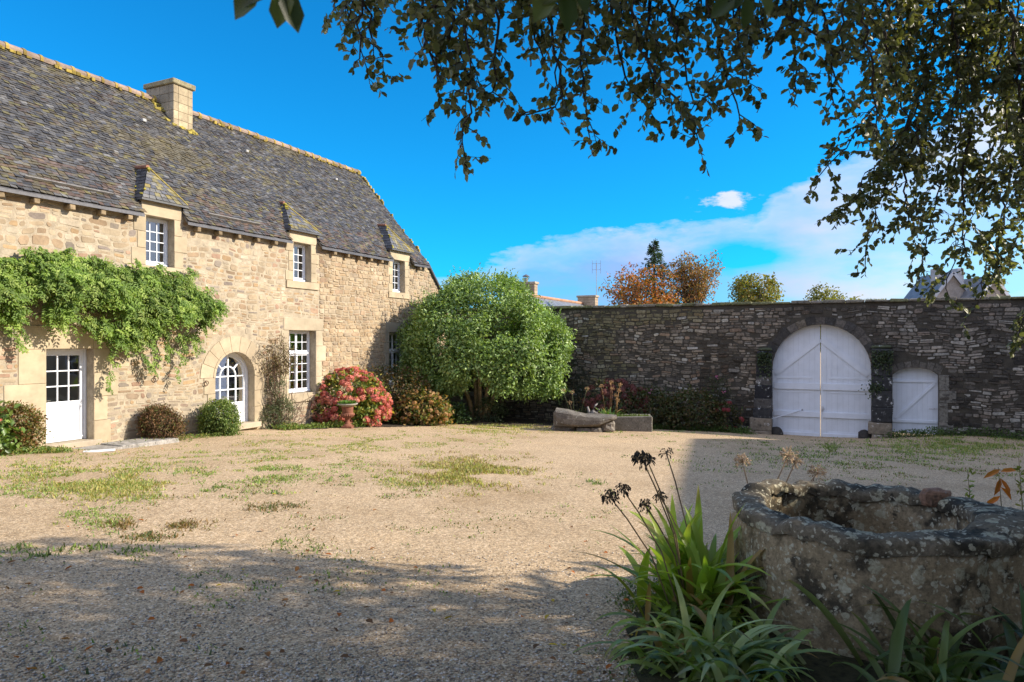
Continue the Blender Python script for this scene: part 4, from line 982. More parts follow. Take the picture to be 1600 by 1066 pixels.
def wisteria():
    rng = random.Random(41); rs = np.random.RandomState(41)
    t = thing('wisteria', 'leafy green wisteria trained along the front above the glazed rectangular door', 'climber', FP(-2.2, .12, hg(-2.2)), HR)
    org = np.array([-2.2, -.12, hg(-2.2)])
    # outline of the mass: (px, top y, bottom y) read off the house front
    prof = [(-60, 405, 480), (0, 405, 490), (40, 400, 505), (75, 396, 500), (110, 396, 505), (150, 400, 520), (190, 412, 545), (230, 420, 520), (262, 430, 525), (290, 425, 540), (312, 455, 520), (326, 468, 480)]
    pr = [(fac(a, b, .3)[0], fac(a, b, .3)[1], fac(a, c, .3)[1]) for a, b, c in prof]
    def band(u):
        for (u0, t0, b0), (u1, t1, b1) in zip(pr, pr[1:]):
            if u0 <= u <= u1: k = (u-u0)/(u1-u0); return lerp(t0, t1, k), lerp(b0, b1, k)
        return None
    P = []; D = []; C = []; S = []
    PAL = np.array([(.17, .26, .045), (.22, .32, .06), (.11, .18, .032), (.29, .37, .09), (.14, .22, .045)])
    def frond(u, d, z, dirv, L, col):
        dirv = Vector(dirv).normalized(); side = dirv.cross(Vector((rng.uniform(-.3, .3), -1, .5))).normalized(); p = Vector((u, -d, z)); n = 6
        for i in range(n):
            f = (i+.6)/n; q = p+dirv*L*f+Vector((0, 0, -.35*L*f*f))
            for s in ((-1, 1) if i < n-1 else (-1, 1, 0)):
                P.append(q); D.append(side*s+dirv*(.45 if s else 1)+Vector((0, 0, -.5))); S.append(.105*(1-.4*f)); C.append(col*(1+rng.uniform(-.2, .2)))
    k = 0
    while k < 2300:
        u = rng.uniform(pr[0][0], pr[-1][0]); bd = band(u)
        if not bd: continue
        tz, bz = bd; jag = .16*mnoise.noise((u*2.2, 0, 1))+.10*mnoise.noise((u*6, 0, 2)); f = rng.random(); z = lerp(bz-jag*1.4, tz+jag, f)
        if f < .42 and mnoise.noise((u*1.8, z*1.8, 6.)) < .0: continue
        if mnoise.noise((u*2.6, z*2.6, 16.)) < -.34: continue
        dep = .10+rng.random()**.6*(.5+.5*mnoise.noise((u*1.5, z*1.5, 31.)))*(.95*math.sin(math.pi*(.15+.8*f)))
        cl = 1+.45*mnoise.noise((u*1.7, z*1.7, dep*2)); frond(u, dep, z, (rng.uniform(-.8, .8), -rng.uniform(.1, .9), rng.uniform(-.9, .35)), rng.uniform(.18, .34), PAL[rng.randrange(5)]*cl); k += 1
    # hanging shoots, and single shoots reaching up past the window
    shoots = [((205, 530), (236, 572)), ((232, 520), (238, 578)), ((280, 520), (278, 585)), ((255, 515), (262, 560)), ((0, 480), (28, 545)), ((28, 490), (34, 520)), ((180, 535), (165, 605)), ((300, 520), (310, 548)), ((218, 425), (214, 405)), ((275, 440), (300, 425)), ((240, 420), (250, 412)), ((290, 440), (298, 420)), ((318, 470), (326, 450)), ((40, 400), (36, 388)), ((68, 398), (66, 388)), ((100, 398), (100, 390))]
    st = MB()
    for (a, b), (c, e) in shoots:
        u0, z0 = fac(a, b, .2); u1, z1 = fac(c, e, .2); n = 6
        st.tube([Vector((u0, -.2, z0))-Vector(org), Vector((u1, -.22, z1))-Vector(org)], [.008, .004], 4, (.16, .12, .06))
        for i in range(n+3):
            f = i/(n+2); frond(lerp(u0, u1, f), .22, lerp(z0, z1, f), (rng.uniform(-.9, .9), -rng.uniform(.2, .7), rng.uniform(-.8, .3)), rng.uniform(.14, .24), PAL[rng.randrange(5)])
    P = np.array([tuple(p) for p in P])-org; D = np.array([tuple(d) for d in D]); S = np.array(S); C = np.clip(np.array(C), 0, 1); n = len(P)
    leaves('foliage', P, D+rs.normal(size=(n, 3))*.2, np.stack([rs.normal(0, .5, n), -.7+rs.normal(0, .4, n), .8+rs.normal(0, .3, n)], 1), S*rs.uniform(.8, 1.3, n), S*.42, C, M['leaf_soft'], t)
    # gnarled trunk from the ground and along the wall
    path = [(-2.2, .1, hg(-2.2)-.1), (-2.1, .14, .6), (-2.3, .12, 1.5), (-2.0, .13, 2.3), (-1.2, .14, 2.75), (0, .15, 2.95), (1.2, .14, 2.9), (2.3, .15, 2.8), (3.1, .12, 2.75), (3.5, .12, 2.6)]
    st.tube([(u-org[0], -d-org[1], z-org[2]) for u, d, z in path], [.075, .06, .055, .05, .045, .04, .032, .025, .016, .008], 8, (.20, .16, .11))
    for i in range(26):
        u = rng.uniform(-1.8, 3.3); z = 2.8+rng.uniform(-.1, .1); st.tube([(u-org[0], -.14-org[1], z-org[2]), (u+rng.uniform(-.3, .3)-org[0], -.3-org[1], z+rng.uniform(-.1, .3)-org[2]), (u+rng.uniform(-.5, .5)-org[0], -.4-org[1], z+rng.uniform(-.5, .6)-org[2])], [.014, .009, .004], 5, (.18, .14, .09))
    st.build('stem', M['bark'], t)
wisteria()

def hp(u, d): p = FP(u, d, 0); return Vector((p.x, p.y, gz(p.x, p.y)))
# far left: autumn shrub, hydrangea with one bloom, ground plants
AUT = [(.16, .15, .035), (.22, .15, .04), (.10, .13, .03), (.26, .12, .05), (.14, .09, .035)]
p = hp(-1.35, .5)
shrub('autumn_shrub', 'small shrub turning orange and olive beside the glazed rectangular door', 'shrub', 0, 0, 51, [(0, 0, .62, .48, .36, .34), (-.25, -.05, .40, .36, .34, .30), (.25, .05, .4, .28, .3, .3)], 5200, .06, .034, AUT, loc=p, droop=.1)
p = hp(-2.05, .75)
t = shrub('hydrangea', 'green hydrangea with faded pink blooms at the left end of the house front', 'shrub', 0, 0, 52, [(0, 0, .34, .44, .36, .34), (.2, -.1, .22, .26, .3, .22)], 620, .13, .085, [(.12, .20, .04), (.17, .24, .05), (.08, .13, .03)], 'leaf_glossy', loc=p)
PINK = [(.60, .20, .165), (.52, .155, .13), (.70, .31, .25), (.47, .12, .105), (.60, .23, .18)]
PK = flower_meshes(PINK, M['petal'], 3)
heads(t, PK, 5, [(0, 0, .34, .44, .36, .34)], 6, .6, .9, lambda p: (p[:, 1] < 0))
# brown shrub and green clipped shrub by the arched door
p = hp(2.05, .42); b = at(228, 686); 
shrub('brown_shrub', 'dried brown rounded shrub against the house wall between the two doors', 'shrub', 0, 0, 53, [(0, 0, .42, .42, .34, .38), (.12, -.05, .26, .42, .34, .28), (-.15, 0, .5, .28, .3, .26)], 7000, .07, .022, [(.20, .11, .05), (.11, .065, .04), (.20, .12, .065), (.10, .11, .035)], 'leaf_dry', loc=p, droop=.9)
p = hp(3.72, .62)
t = shrub('trailing_shrub', 'rounded green trailing shrub with tiny mauve flowers by the arched door', 'shrub', 0, 0, 54, [(0, 0, .58, .44, .42, .36), (-.22, -.02, .30, .24, .32, .34), (.22, -.02, .30, .26, .32, .34)], 9000, .06, .028, [(.20, .27, .07), (.11, .17, .04), (.075, .12, .03), (.22, .26, .08)], loc=p, droop=.9)
rs_ = np.random.RandomState(2); P_, N_ = lobe_points(rs_, [(0, 0, .50, .46, .44, .44)], 40, .97); N_ = N_[P_[:, 1] < 0]; P_ = P_[P_[:, 1] < 0]
leaves('flowers', P_, N_, np.cross(N_, rs_.normal(size=N_.shape)), .045, .04, rleaf_cols(rs_, len(P_), [(.36, .26, .55), (.45, .20, .05)], [.4, .6]), M['petal'], t)

# the dry rambler and the grey-green climber by the tall window
def rambler():
    rng = random.Random(61); rs = np.random.RandomState(61); org = Vector((6.6, -.2, hg(6.6)))
    t = thing('rambling_rose', 'bare brown rambling rose tangled beside the tall green-curtained window', 'climber', FP(6.6, .2, hg(6.6)), HR)
    mb = MB(); tips = []
    for i in range(46):
        u0 = 6.45+rng.uniform(-.3, .4); p = Vector((u0, -.22+rng.uniform(-.1, .1), hg(u0)-.05)); path = [p.copy()]; top = rng.uniform(.9, 2.75) if i < 34 else rng.uniform(.3, .9); lean = rng.uniform(-.14, .05) if i < 34 else rng.uniform(.1, .3); n = 9
        for k in range(n):
            p = p+Vector((lean*.5+rng.uniform(-.09, .09), rng.uniform(-.05, .05), top/n*1.05)); p.y = max(-.55, min(-.06, p.y)); path.append(p.copy())
        if top > 1.8:
            for k in range(4): p = p+Vector((rng.uniform(-.16, .10), -rng.uniform(0, .05), -rng.uniform(.05, .2))); path.append(p.copy())
        r0 = rng.uniform(.008, .018); mb.tube([q-org for q in path], [r0*(1-.75*k/len(path)) for k in range(len(path))], 5, vcol((.15, .10, .07), .3, rng)); tips += path[5:]
    for i in range(20):                                              # thin arching canes over the bed
        p = Vector((7.0+rng.uniform(-.4, .9), -.35, hg(7.)+rng.uniform(.2, 1.0))); q = p+Vector((rng.uniform(-.5, .7), rng.uniform(-.3, .1), rng.uniform(-.3, .5))); mb.tube([p-org, (p+q)/2+Vector((0, 0, .12))-org, q-org], [.009, .006, .003], 4, vcol((.24, .16, .12), .25, rng))
    mb.build('stem', M['bark'], t)
    n = 1500; T = np.array([tuple(q-org) for q in tips]); T = T[T[:, 2] > 1.75]; P = T[rs.randint(0, len(T), n)]+rs.normal(0, .085, (n, 3))
    leaves('dry_foliage', P, rs.normal(size=(n, 3))+[0, 0, -.9], rs.normal(size=(n, 3)), .06, .024, rleaf_cols(rs, n, [(.13, .08, .045), (.20, .14, .07), (.08, .055, .035), (.15, .14, .05)]), M['leaf_dry'], t)
    p = hp(6.12, .22)
    shrub('grey_climber', 'grey-green climbing shrub between the arched door and the bare rose', 'shrub', 0, 0, 62, [(0, 0, .35, .42, .26, .42), (-.18, -.03, .2, .3, .3, .26), (.30, 0, .42, .26, .22, .5), (-.08, .02, 1.0, .16, .12, .62), (.18, .03, 1.1, .14, .10, .5)], 3600, .05, .022, [(.10, .13, .06), (.14, .17, .085), (.06, .09, .035), (.18, .20, .11)], 'leaf_soft', loc=p, stems=5)
rambler()
def herbs(name, label, spots, n, seed, hgt, pal, wid=.03, cat='ground plants'):
    """low leafy ground cover along a line of foot points"""
    rs = np.random.RandomState(seed); P = []
    for i in range(n):
        k = rs.randint(len(spots)-1); f = rs.random(); a, b = spots[k], spots[k+1]; x = lerp(a[0], b[0], f)+rs.normal(0, .16); y = lerp(a[1], b[1], f)+rs.normal(0, .16); P.append((x, y, gz(x, y)+rs.random()**1.6*hgt*(.5+.8*abs(mnoise.noise((x*1.5, y*1.5, seed))))))
    P = np.array(P); D = rs.normal(size=(n, 3))*.8+[0, 0, .6]
    o = leaves(name, P, D, rs.normal(size=(n, 3))*.5+[0, 0, 1], rs.uniform(.6, 1.3, n)*wid*2, rs.uniform(.7, 1.2, n)*wid, rleaf_cols(rs, n, pal), M['leaf_soft'])
    return tag(o, label, cat, None, 'stuff')
LG = [(.16, .24, .05), (.20, .27, .07), (.11, .17, .04), (.24, .22, .06)]
herbs('ground_cover', 'low bright green weeds along the foot of the house front', [fxy(-2.2, .9), fxy(-1.2, .85), fxy(-.6, .8)], 1500, 71, .14, LG)
herbs('ground_cover', 'low green plants under the tall window and the pink hydrangea', [fxy(5.9, .7), fxy(7.2, .8), fxy(8.3, 1.2), fxy(8.9, 1.5)], 2600, 72, .20, LG, .034)
herbs('ground_cover', 'grass and weeds by the doorstep and brown shrub', [fxy(.9, .35), fxy(1.7, .7), fxy(2.9, .7), fxy(4.0, .9)], 1100, 73, .12, LG, .026)

# the big pink hydrangea and its yellowing neighbours
def big_hydrangea():
    p = Vector((-5.55, 23.4, 0)); p.z = gz(p.x, p.y)
    lobes = [(0, 0, .95, 1.10, .90, .88), (-.62, -.05, .62, .72, .7, .66), (.62, -.1, .62, .70, .75, .70), (.1, -.3, .55, .95, .7, .62)]
    t = shrub('pink_hydrangea', 'large round hydrangea covered in coral pink flower heads', 'shrub', 0, 0, 81, lobes, 3000, .13, .08, [(.15, .21, .04), (.26, .27, .05), (.09, .14, .03), (.34, .30, .06)], 'leaf_soft', loc=p, stems=9, rin=.62)
    heads(t, PK, 9, lobes, 100, 1.1, 1.7, lambda q: (q[:, 1] < .35) & (q[:, 2] > .12))
    p = Vector((-3.25, 24.5, 0)); p.z = gz(p.x, p.y)
    lobes = [(0, 0, .62, .78, .6, .6), (-.35, -.1, .45, .6, .55, .5), (.45, -.1, .38, .6, .55, .45)]
    t = shrub('yellowing_hydrangea', 'hydrangea with yellowed leaves and tan heads between pink hydrangea and tree', 'shrub', 0, 0, 82, lobes, 2600, .11, .07, [(.30, .19, .06), (.24, .20, .05), (.36, .22, .10), (.13, .16, .035), (.10, .15, .04)], 'leaf_soft', loc=p, droop=.2)
    heads(t, flower_meshes([(.46, .27, .13), (.40, .22, .10), (.50, .32, .17)], M['petal'], 13, 3), 15, lobes, 46, .55, .9, lambda q: (q[:, 1] < .2))
    p = hp(11.0, .7)
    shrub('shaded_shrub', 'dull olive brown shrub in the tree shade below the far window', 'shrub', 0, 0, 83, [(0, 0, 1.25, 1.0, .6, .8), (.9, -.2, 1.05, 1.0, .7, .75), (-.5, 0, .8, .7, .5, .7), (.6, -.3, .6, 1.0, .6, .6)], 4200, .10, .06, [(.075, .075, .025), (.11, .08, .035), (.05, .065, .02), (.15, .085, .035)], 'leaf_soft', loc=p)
    p = Vector((-2.4, 25.6, 0)); p.z = gz(p.x, p.y)
    shrub('green_shrub', 'low glossy green shrub at the left foot of the tree', 'shrub', 0, 0, 84, [(0, 0, .35, .6, .45, .4), (.3, .1, .25, .5, .4, .3)], 1500, .10, .06, [(.06, .11, .03), (.09, .15, .04), (.04, .07, .02)], 'leaf_glossy', loc=p)
big_hydrangea()
def urn():
    p = at(543, 669); t = thing('garden_urn', 'reddish cast iron urn on a foot with grass growing in it', 'urn', p)
    mb = MB(); mb.bevbox((-.17, -.17, -.02), (.17, .17, .07), .01, (.20, .085, .055))
    mb.lathe([(.15, .07), (.155, .10), (.10, .13), (.065, .20), (.06, .26), (.09, .29), (.085, .31), (.16, .35), (.20, .42), (.205, .46), (.17, .50), (.175, .52), (.185, .66), (.20, .72)], 24, (0, 0, 0), (.24, .10, .065)); mb.build('body', M['terracotta'], t, False)
    mb = MB(); n = 18
    for i in range(n):
        a = 2*math.pi*i/n; pa = [(r*math.cos(a), r*math.sin(a), z) for r, z in ((.12, .335), (.175, .365), (.212, .43), (.208, .47))]; mb.tube(pa, [.008, .018, .02, .008], 6, (.25, .105, .07))
    mb.build('gadroons', M['terracotta'], t, True)
    mb = MB(); mb.lathe([(.19, .70), (.27, .735), (.315, .765), (.325, .785), (.31, .80), (.26, .79), (.2, .75)], 28, (0, 0, 0), (.36, .33, .28)); mb.build('rim', M['granite'], t, True)
    rs = np.random.RandomState(5); n = 420; a = rs.uniform(0, 6.28, n); r = .24*np.sqrt(rs.random(n)); P = np.stack([r*np.cos(a), r*np.sin(a), np.full(n, .77)], 1)
    leaves('grass_tuft', P, np.stack([np.cos(a)*.7, np.sin(a)*.7, np.full(n, 1.)], 1)+rs.normal(0, .3, (n, 3)), rs.normal(size=(n, 3)), rs.uniform(.07, .17, n), .012, rleaf_cols(rs, n, [(.14, .26, .05), (.10, .20, .04)]), M['leaf_soft'], t)
urn()

# ------------------------------------------------------------------ the domed evergreen tree
def tree_trunk(t, rng, stems, col, m='bark', name='trunk', n=8):
    for path, radii in stems:
        mb = MB(); mb.tube(path, radii, n, vcol(col, .15, rng)); mb.build(name, M[m], t, True)
def dome_tree():
    rng = random.Random(91); X, Y = -1.40, 27.6; z = gz(X, Y)
    t = thing('evergreen_tree', 'broad domed glossy evergreen tree in the corner of the courtyard', 'tree', (X, Y, z))
    lobes = [(.25, .1, 3.95, 2.2, 2.2, 1.95), (-1.35, .1, 3.0, 1.6, 1.9, 1.75), (1.85, .0, 2.85, 1.7, 1.9, 1.75), (.2, -1.2, 2.9, 2.2, 1.6, 1.7), (-.4, .2, 4.75, .9, .9, .75), (.9, .1, 4.95, .9, .9, .8), (-2.25, -.3, 3.3, .75, .8, .75), (2.9, -.2, 3.3, .75, .8, .8), (-1.2, -1.0, 4.2, .7, .7, .6), (1.7, -.9, 4.3, .75, .7, .65), (.3, -2.2, 3.5, .8, .7, .7), (-1.4, -1.9, 3.0, .7, .6, .6), (1.6, -2.0, 2.9, .8, .6, .7), (2.7, -.9, 1.6, .7, .7, .6), (-.2, -2.3, 2.3, .8, .5, .6), (1.2, -.9, 3.7, 1.6, 1.5, 1.4), (-.9, -.7, 3.7, 1.6, 1.5, 1.45), (2.3, -.5, 2.2, 1.2, 1.3, 1.1), (-1.9, -.2, 2.3, 1.05, 1.3, 1.2), (.9, -1.5, 2.0, 1.5, 1.0, .95), (-1.0, -1.3, 2.25, 1.2, 1.0, .95)]
    pal = [(.20, .30, .085), (.27, .38, .12), (.145, .22, .065), (.35, .45, .165), (.21, .315, .095)]
    low = lambda q: (q[:, 2] > 1.0+.2*np.sin(q[:, 0]*2.1)+.22*np.sin(q[:, 0]*4.7+1)+1.0*np.exp(-((q[:, 0]+.15)/.85)**2)) & (lownoise(q, 1.05, 3.) > -.16) & (lownoise(q, 2.3, 8.) > -.28)
    bush('crown', t, 92, lobes, 50000, .14, .072, pal, M['leaf_glossy'], rin=.80, droop=.15, clump=.32, up=low)
    # a ragged fringe of shoots standing out of the dome
    rs = np.random.RandomState(93); P, Nn = lobe_points(rs, lobes, 620, .985, low); n = 620*9; k = np.repeat(np.arange(620), 9); f = np.tile(np.linspace(0, 1, 9), 620)[:, None]
    dirs = unit(Nn+rs.normal(0, .35, Nn.shape)+[0, 0, .35]); Q = P[k]+dirs[k]*f*(.25+.35*rs.random(620)[k][:, None])
    leaves('shoots', Q, unit(rs.normal(size=(n, 3))+dirs[k]*.9), rs.normal(size=(n, 3))*.6+[0, 0, 1], .105, .045, rleaf_cols(rs, n, pal), M['leaf_glossy'], t)
    st = []
    for i, (a, b) in enumerate((((-.15, -.1), (-1.0, -.5)), ((.1, -.15), (.1, -.6)), ((.22, 0), (.7, -.4)), ((-.05, .1), (-.2, .8)), ((.3, .15), (1.5, .4)))):
        st.append(([(a[0], a[1], -.15), (lerp(a[0], b[0], .2)+.03, lerp(a[1], b[1], .25), .75), (lerp(a[0], b[0], .5), lerp(a[1], b[1], .5), 1.6), (b[0], b[1], 2.9)], [.11, .085, .075, .04]))
    tree_trunk(t, rng, st, (.42, .31, .18))
    shrub('basal_shrub', 'leafy grey-green suckers round the foot of the evergreen tree trunk', 'shrub', 0, 0, 94, [(0, 0, .4, .55, .3, .5), (.4, 0, .35, .3, .3, .4)], 900, .09, .045, [(.10, .13, .06), (.07, .10, .04), (.15, .18, .10)], 'leaf_glossy', loc=Vector((X+.45, Y-.35, z)), stems=4)
dome_tree()
def hutch():
    rng = random.Random(95); p = GP(732, 652); X, Y = -1.95, 29.0; z = gz(X, Y)
    t = thing('wooden_hutch', 'weathered grey plank hutch standing in the shade under the tree', 'hutch', (X, Y, z), .1)
    mb = MB()
    for i in range(9):
        x = -.62+i*.138; 
        if i == 3 or i == 7: mb.bevbox((x, -.4, .18), (x+.132, -.37, .58), .004, vcol((.30, .28, .25), .2, rng)); mb.bevbox((x, -.4, .76), (x+.132, -.37, .95), .004, vcol((.30, .28, .25), .2, rng))
        else: mb.bevbox((x, -.4, .18), (x+.132, -.37, .95), .004, vcol((.30, .28, .25), .2, rng))
    mb.bevbox((-.62, -.36, .18), (-.58, .4, .95), .004, (.22, .20, .18)); mb.bevbox((.58, -.36, .18), (.62, .4, .95), .004, (.22, .20, .18)); mb.bevbox((-.58, .36, .18), (.58, .4, .95), .004, (.2, .19, .17))
    mb.build('box', M['wood_grey'], t)
    mb = MB(); mb.add([(-.70, -.5, .95), (.70, -.5, .95), (.70, .48, 1.08), (-.70, .48, 1.08), (-.70, -.5, .99), (.70, -.5, .99), (.70, .48, 1.12), (-.70, .48, 1.12)], [(0, 3, 2, 1), (4, 5, 6, 7), (0, 1, 5, 4), (1, 2, 6, 5), (2, 3, 7, 6), (3, 0, 4, 7)], (.20, .19, .17)); mb.build('roof', M['wood_grey'], t)
    for x in (-.56, .56):
        for y in (-.34, .34): mb = MB(); mb.bevbox((x-.04, y-.04, -.05), (x+.04, y+.04, .18), .004, (.2, .18, .16)); mb.build('leg', M['wood_grey'], t)
hutch()

# ------------------------------------------------------------------ stone bench, planter and the plants by the wall
def rock(mb, c, r, seed, amp=.2, col=(.3, .28, .25), n=14, sq=.0):
    """lumpy boulder from a squared sphere"""
    c = Vector(c); m = 10; vs = []; 
    for i in range(m+1):
        th = math.pi*i/m
        for k in range(n):
            ph = 2*math.pi*k/n; d = Vector((math.sin(th)*math.cos(ph), math.sin(th)*math.sin(ph), math.cos(th)))
            if sq: d = Vector([math.copysign(abs(v)**(1-sq), v) for v in d])
            s = 1+amp*mnoise.noise((d[0]*1.7+seed, d[1]*1.7, d[2]*1.7))+amp*.4*mnoise.noise((d[0]*5+seed, d[1]*5, d[2]*5)); vs.append(c+Vector((d[0]*r[0], d[1]*r[1], d[2]*r[2]))*s)
    mb.add(vs, [(i*n+k, i*n+(k+1) % n, (i+1)*n+(k+1) % n, (i+1)*n+k) for i in range(m) for k in range(n)], col)
def strap_leaves(name, parent, seed, base, n, L, W, arch, pal, m, spread=.14, lean=(0, 0), segs=7, up=(.35, 1.25), bias=None):
    """arching strap leaves from a crown of shoots"""
    rng = random.Random(seed); V = []; Fq = []; C = []
    for i in range(n):
        az = rng.uniform(0, 2*math.pi) if bias is None else rng.gauss(*bias); el = rng.uniform(*up); l = L*rng.uniform(.6, 1.12); w = W*rng.uniform(.7, 1.2)
        p = Vector(base)+Vector((rng.gauss(0, spread), rng.gauss(0, spread), 0)); hd = Vector((math.cos(az)+lean[0], math.sin(az)+lean[1], 0)); hd.normalize(); side = Vector((-hd.y, hd.x, 0)); col = np.array(pal[rng.randrange(len(pal))])*rng.uniform(.75, 1.25); b = len(V); bend = arch*rng.uniform(.5, 1.5)/segs; tw = rng.uniform(-.35, .35); sw = rng.uniform(-.12, .12)
        dry = rng.random() < .07; tipb = rng.random() < .3
        if dry: col = np.array((.34, .22, .07))
        kink = rng.randint(3, segs-1) if rng.random() < .12 else -1
        for s in range(segs+1):
            f = s/segs; ww = w*(.75+.5*min(1, f*3))*(1-f**3.2)*.5+.0006; nrm = hd*(-math.sin(el))+Vector((0, 0, math.cos(el))); sd = (side*math.cos(tw*f)+nrm*math.sin(tw*f)); mid = p-nrm*ww*.35
            cc_ = col*(.8+.4*f); cc_ = cc_*.4+np.array((.30, .19, .08))*.6 if (tipb and s >= segs-1) else cc_; V += [p-sd*ww, mid, p+sd*ww]; C += [cc_]*3
            if s == kink: el -= rng.uniform(.5, 1.1)
            p = p+(hd*math.cos(el)+Vector((0, 0, math.sin(el))))*l/segs+side*sw*l/segs; el -= bend*(.4+1.2*f)
        for s in range(segs):
            for k in (0, 1): Fq.append((b+s*3+k, b+s*3+k+1, b+s*3+k+4, b+s*3+k+3))
    return np_mesh(name, np.array([tuple(v) for v in V]), np.array(Fq), np.clip(np.array(C), 0, 1), M[m], parent, True)
AG = [(.13, .19, .03), (.18, .25, .04), (.10, .15, .026), (.23, .28, .06)]
def seed_head(parent, seed, path, r, col, hc, n=46, droop=.0, rad=.006):
    """stalk with an umbel of dry capsules; the umbel is a sub-part"""
    rng = random.Random(seed); mb = MB(); mb.tube(path, [rad*1.15]+[rad]*(len(path)-2)+[rad*.8], 6, vcol(col, .15, rng)); s = mb.build('flower_stalk', M['dry_stalk'], parent, True)
    mb = MB(); c = Vector(path[-1])
    for i in range(n):
        d = Vector((rng.gauss(0, 1), rng.gauss(0, 1), rng.gauss(.35, .8))).normalized(); e = c+d*r*rng.uniform(.55, .9); mb.tube([c, e], r*.012+.0006, 3, vcol(col, .2, rng), 0, False)
        q = e+(d*.45+Vector((0, 0, -droop+rng.uniform(-.5, .2)))).normalized()*r*rng.uniform(.28, .42); mb.tube([e, e.lerp(q, .35), q], [r*.03, r*.085, r*.012], 5, vcol(hc, .3, rng))
    mb.build('seed_head', M['dry_stalk'], s); return s
def bench_group():
    rng = random.Random(101)
    p = at(915, 674); z = p.z; t = thing('stone_bench', 'rough boulder slab bench resting on low stones in front of the planter', 'bench', p, -.10)
    mb = MB(); vs_n = len(mb.v)
    # slab: an irregular rounded loaf, thicker at the left end
    prof = [(-1.08, .24, .66, .40), (-1.02, .20, .78, .50), (-.6, .18, .74, .56), (0, .22, .60, .52), (.5, .26, .56, .50), (.85, .36, .57, .40), (1.05, .44, .54, .22)]
    n = 14; vs = []
    for x, zb, zt, w in prof:
        for k in range(n):
            a = 2*math.pi*k/n; cy = math.copysign(abs(math.cos(a))**.55, math.cos(a)); cz = math.copysign(abs(math.sin(a))**.55, math.sin(a)); q = Vector((x, cy*w, (zb+zt)/2+cz*(zt-zb)/2)); q += Vector((.05, .05, .05))*mnoise.noise(q*3)*1.0+Vector((.02, .03, .03))*mnoise.noise(q*9); vs.append(q)
    m = len(prof); mb.add(vs, [(i*n+k, i*n+(k+1) % n, (i+1)*n+(k+1) % n, (i+1)*n+k) for i in range(m-1) for k in range(n)]+[list(range(n-1, -1, -1)), [(m-1)*n+k for k in range(n)]], (.15, .135, .115)); mb.build('slab', M['granite'], t)
    for c, r in (((-.75, 0, .10), (.42, .3, .15)), ((.78, .02, .18), (.24, .3, .24)), ((-.05, -.12, .06), (.28, .24, .12)), ((.36, -.16, .05), (.24, .2, .11))):
        mb = MB(); rock(mb, c, r, rng.random()*9, .2, vcol((.20, .18, .155), .15, rng), 14, .3); mb.build('support_stone', M['granite'], t)
    q = Vector((3.28, 24.5, 0)); q.z = gz(q.x, q.y)
    t = thing('stone_planter', 'long weathered granite trough planter behind the boulder bench', 'planter', q, -.06)
    def blockmesh(x0, x1, y0, y1, z0, z1, nx, seed):
        mb = MB(); 
        mb.bevbox((x0, y0, z0), (x1, y0+.14, z1), .03, (.17, .16, .135), 0, .05, rng); mb.bevbox((x0, y1-.14, z0), (x1, y1, z1), .03, (.18, .17, .145), 0, .03, rng)
        mb.bevbox((x0-.02, y0+.10, z0), (x0+.14, y1-.10, z1-.01), .03, (.19, .18, .155), 0, .03, rng); mb.bevbox((x1-.14, y0+.10, z0), (x1+.02, y1-.10, z1-.01), .03, (.24, .23, .20), 0, .03, rng)
        return mb
    blockmesh(-1.72, 1.70, -.38, .42, -.15, .52, 8, 1).build('trough', M['granite'], t)
    mb = MB(); mb.box((-1.62, -.28, .2), (1.6, .34, .46), (.05, .04, .03)); mb.build('earth', M['soil'], t)
    rs = np.random.RandomState(6); n = 1300; P = np.stack([rs.uniform(-1.65, 1.65, n), rs.uniform(-.34, .36, n), .46+.05*rs.random(n)], 1); leaves('moss', P, rs.normal(size=(n, 3))+[0, 0, .8], rs.normal(size=(n, 3)), .07, .03, rleaf_cols(rs, n, [(.10, .15, .03), (.15, .19, .05), (.07, .10, .03)]), M['leaf_soft'], t)
    zt = q.z+.46
    HC = (.50, .32, .16)
    a = thing('agapanthus', 'agapanthus clump with four tan seed heads at the left end of the planter', 'plant', (q.x-1.05, q.y, zt), 0, 'agapanthus clumps in the stone planter')
    strap_leaves('foliage', a, 111, (0, 0, 0), 46, .42, .03, 1.5, AG, 'leaf_strap', .12)
    def stalk(a, base, px, py, seed, col=(.36, .26, .13), r=.085):
        e = pw(px, py, a.location.y-.05)-a.location; b = Vector(base); seed_head(a, seed, [b, b.lerp(e, .5)+Vector((.01, 0, .02)), e], r, col, HC, 40)
    for i, (bx, px, py, c) in enumerate(((-.12, 880, 610, (.22, .26, .12)), (.0, 894, 613, (.22, .26, .12)), (.2, 917, 608, (.22, .26, .12)), (-.05, 890, 629, (.3, .25, .13)))): stalk(a, (bx, 0, 0), px, py, 200+i, c)
    a = thing('agapanthus', 'agapanthus clump with a bunch of tan seed heads in the middle of the planter', 'plant', (q.x+.2, q.y-.02, zt), 0, 'agapanthus clumps in the stone planter')
    strap_leaves('foliage', a, 112, (0, 0, 0), 80, .48, .034, 1.4, [(.10, .19, .04), (.14, .23, .05), (.07, .13, .03)], 'leaf_glossy', .17)
    for i, (bx, px, py) in enumerate(((-.12, 940, 604), (.0, 955, 598), (.05, 957, 608), (.18, 969, 601), (.2, 967, 610), (.24, 963, 618), (.26, 965, 625))): stalk(a, (bx, 0, 0), px, py, 210+i, (.42, .25, .10))
    mb = MB(); w = thing('driftwood', 'pale twisted driftwood stump set in the planter between the agapanthus', 'driftwood', (q.x-.42, q.y-.1, zt))
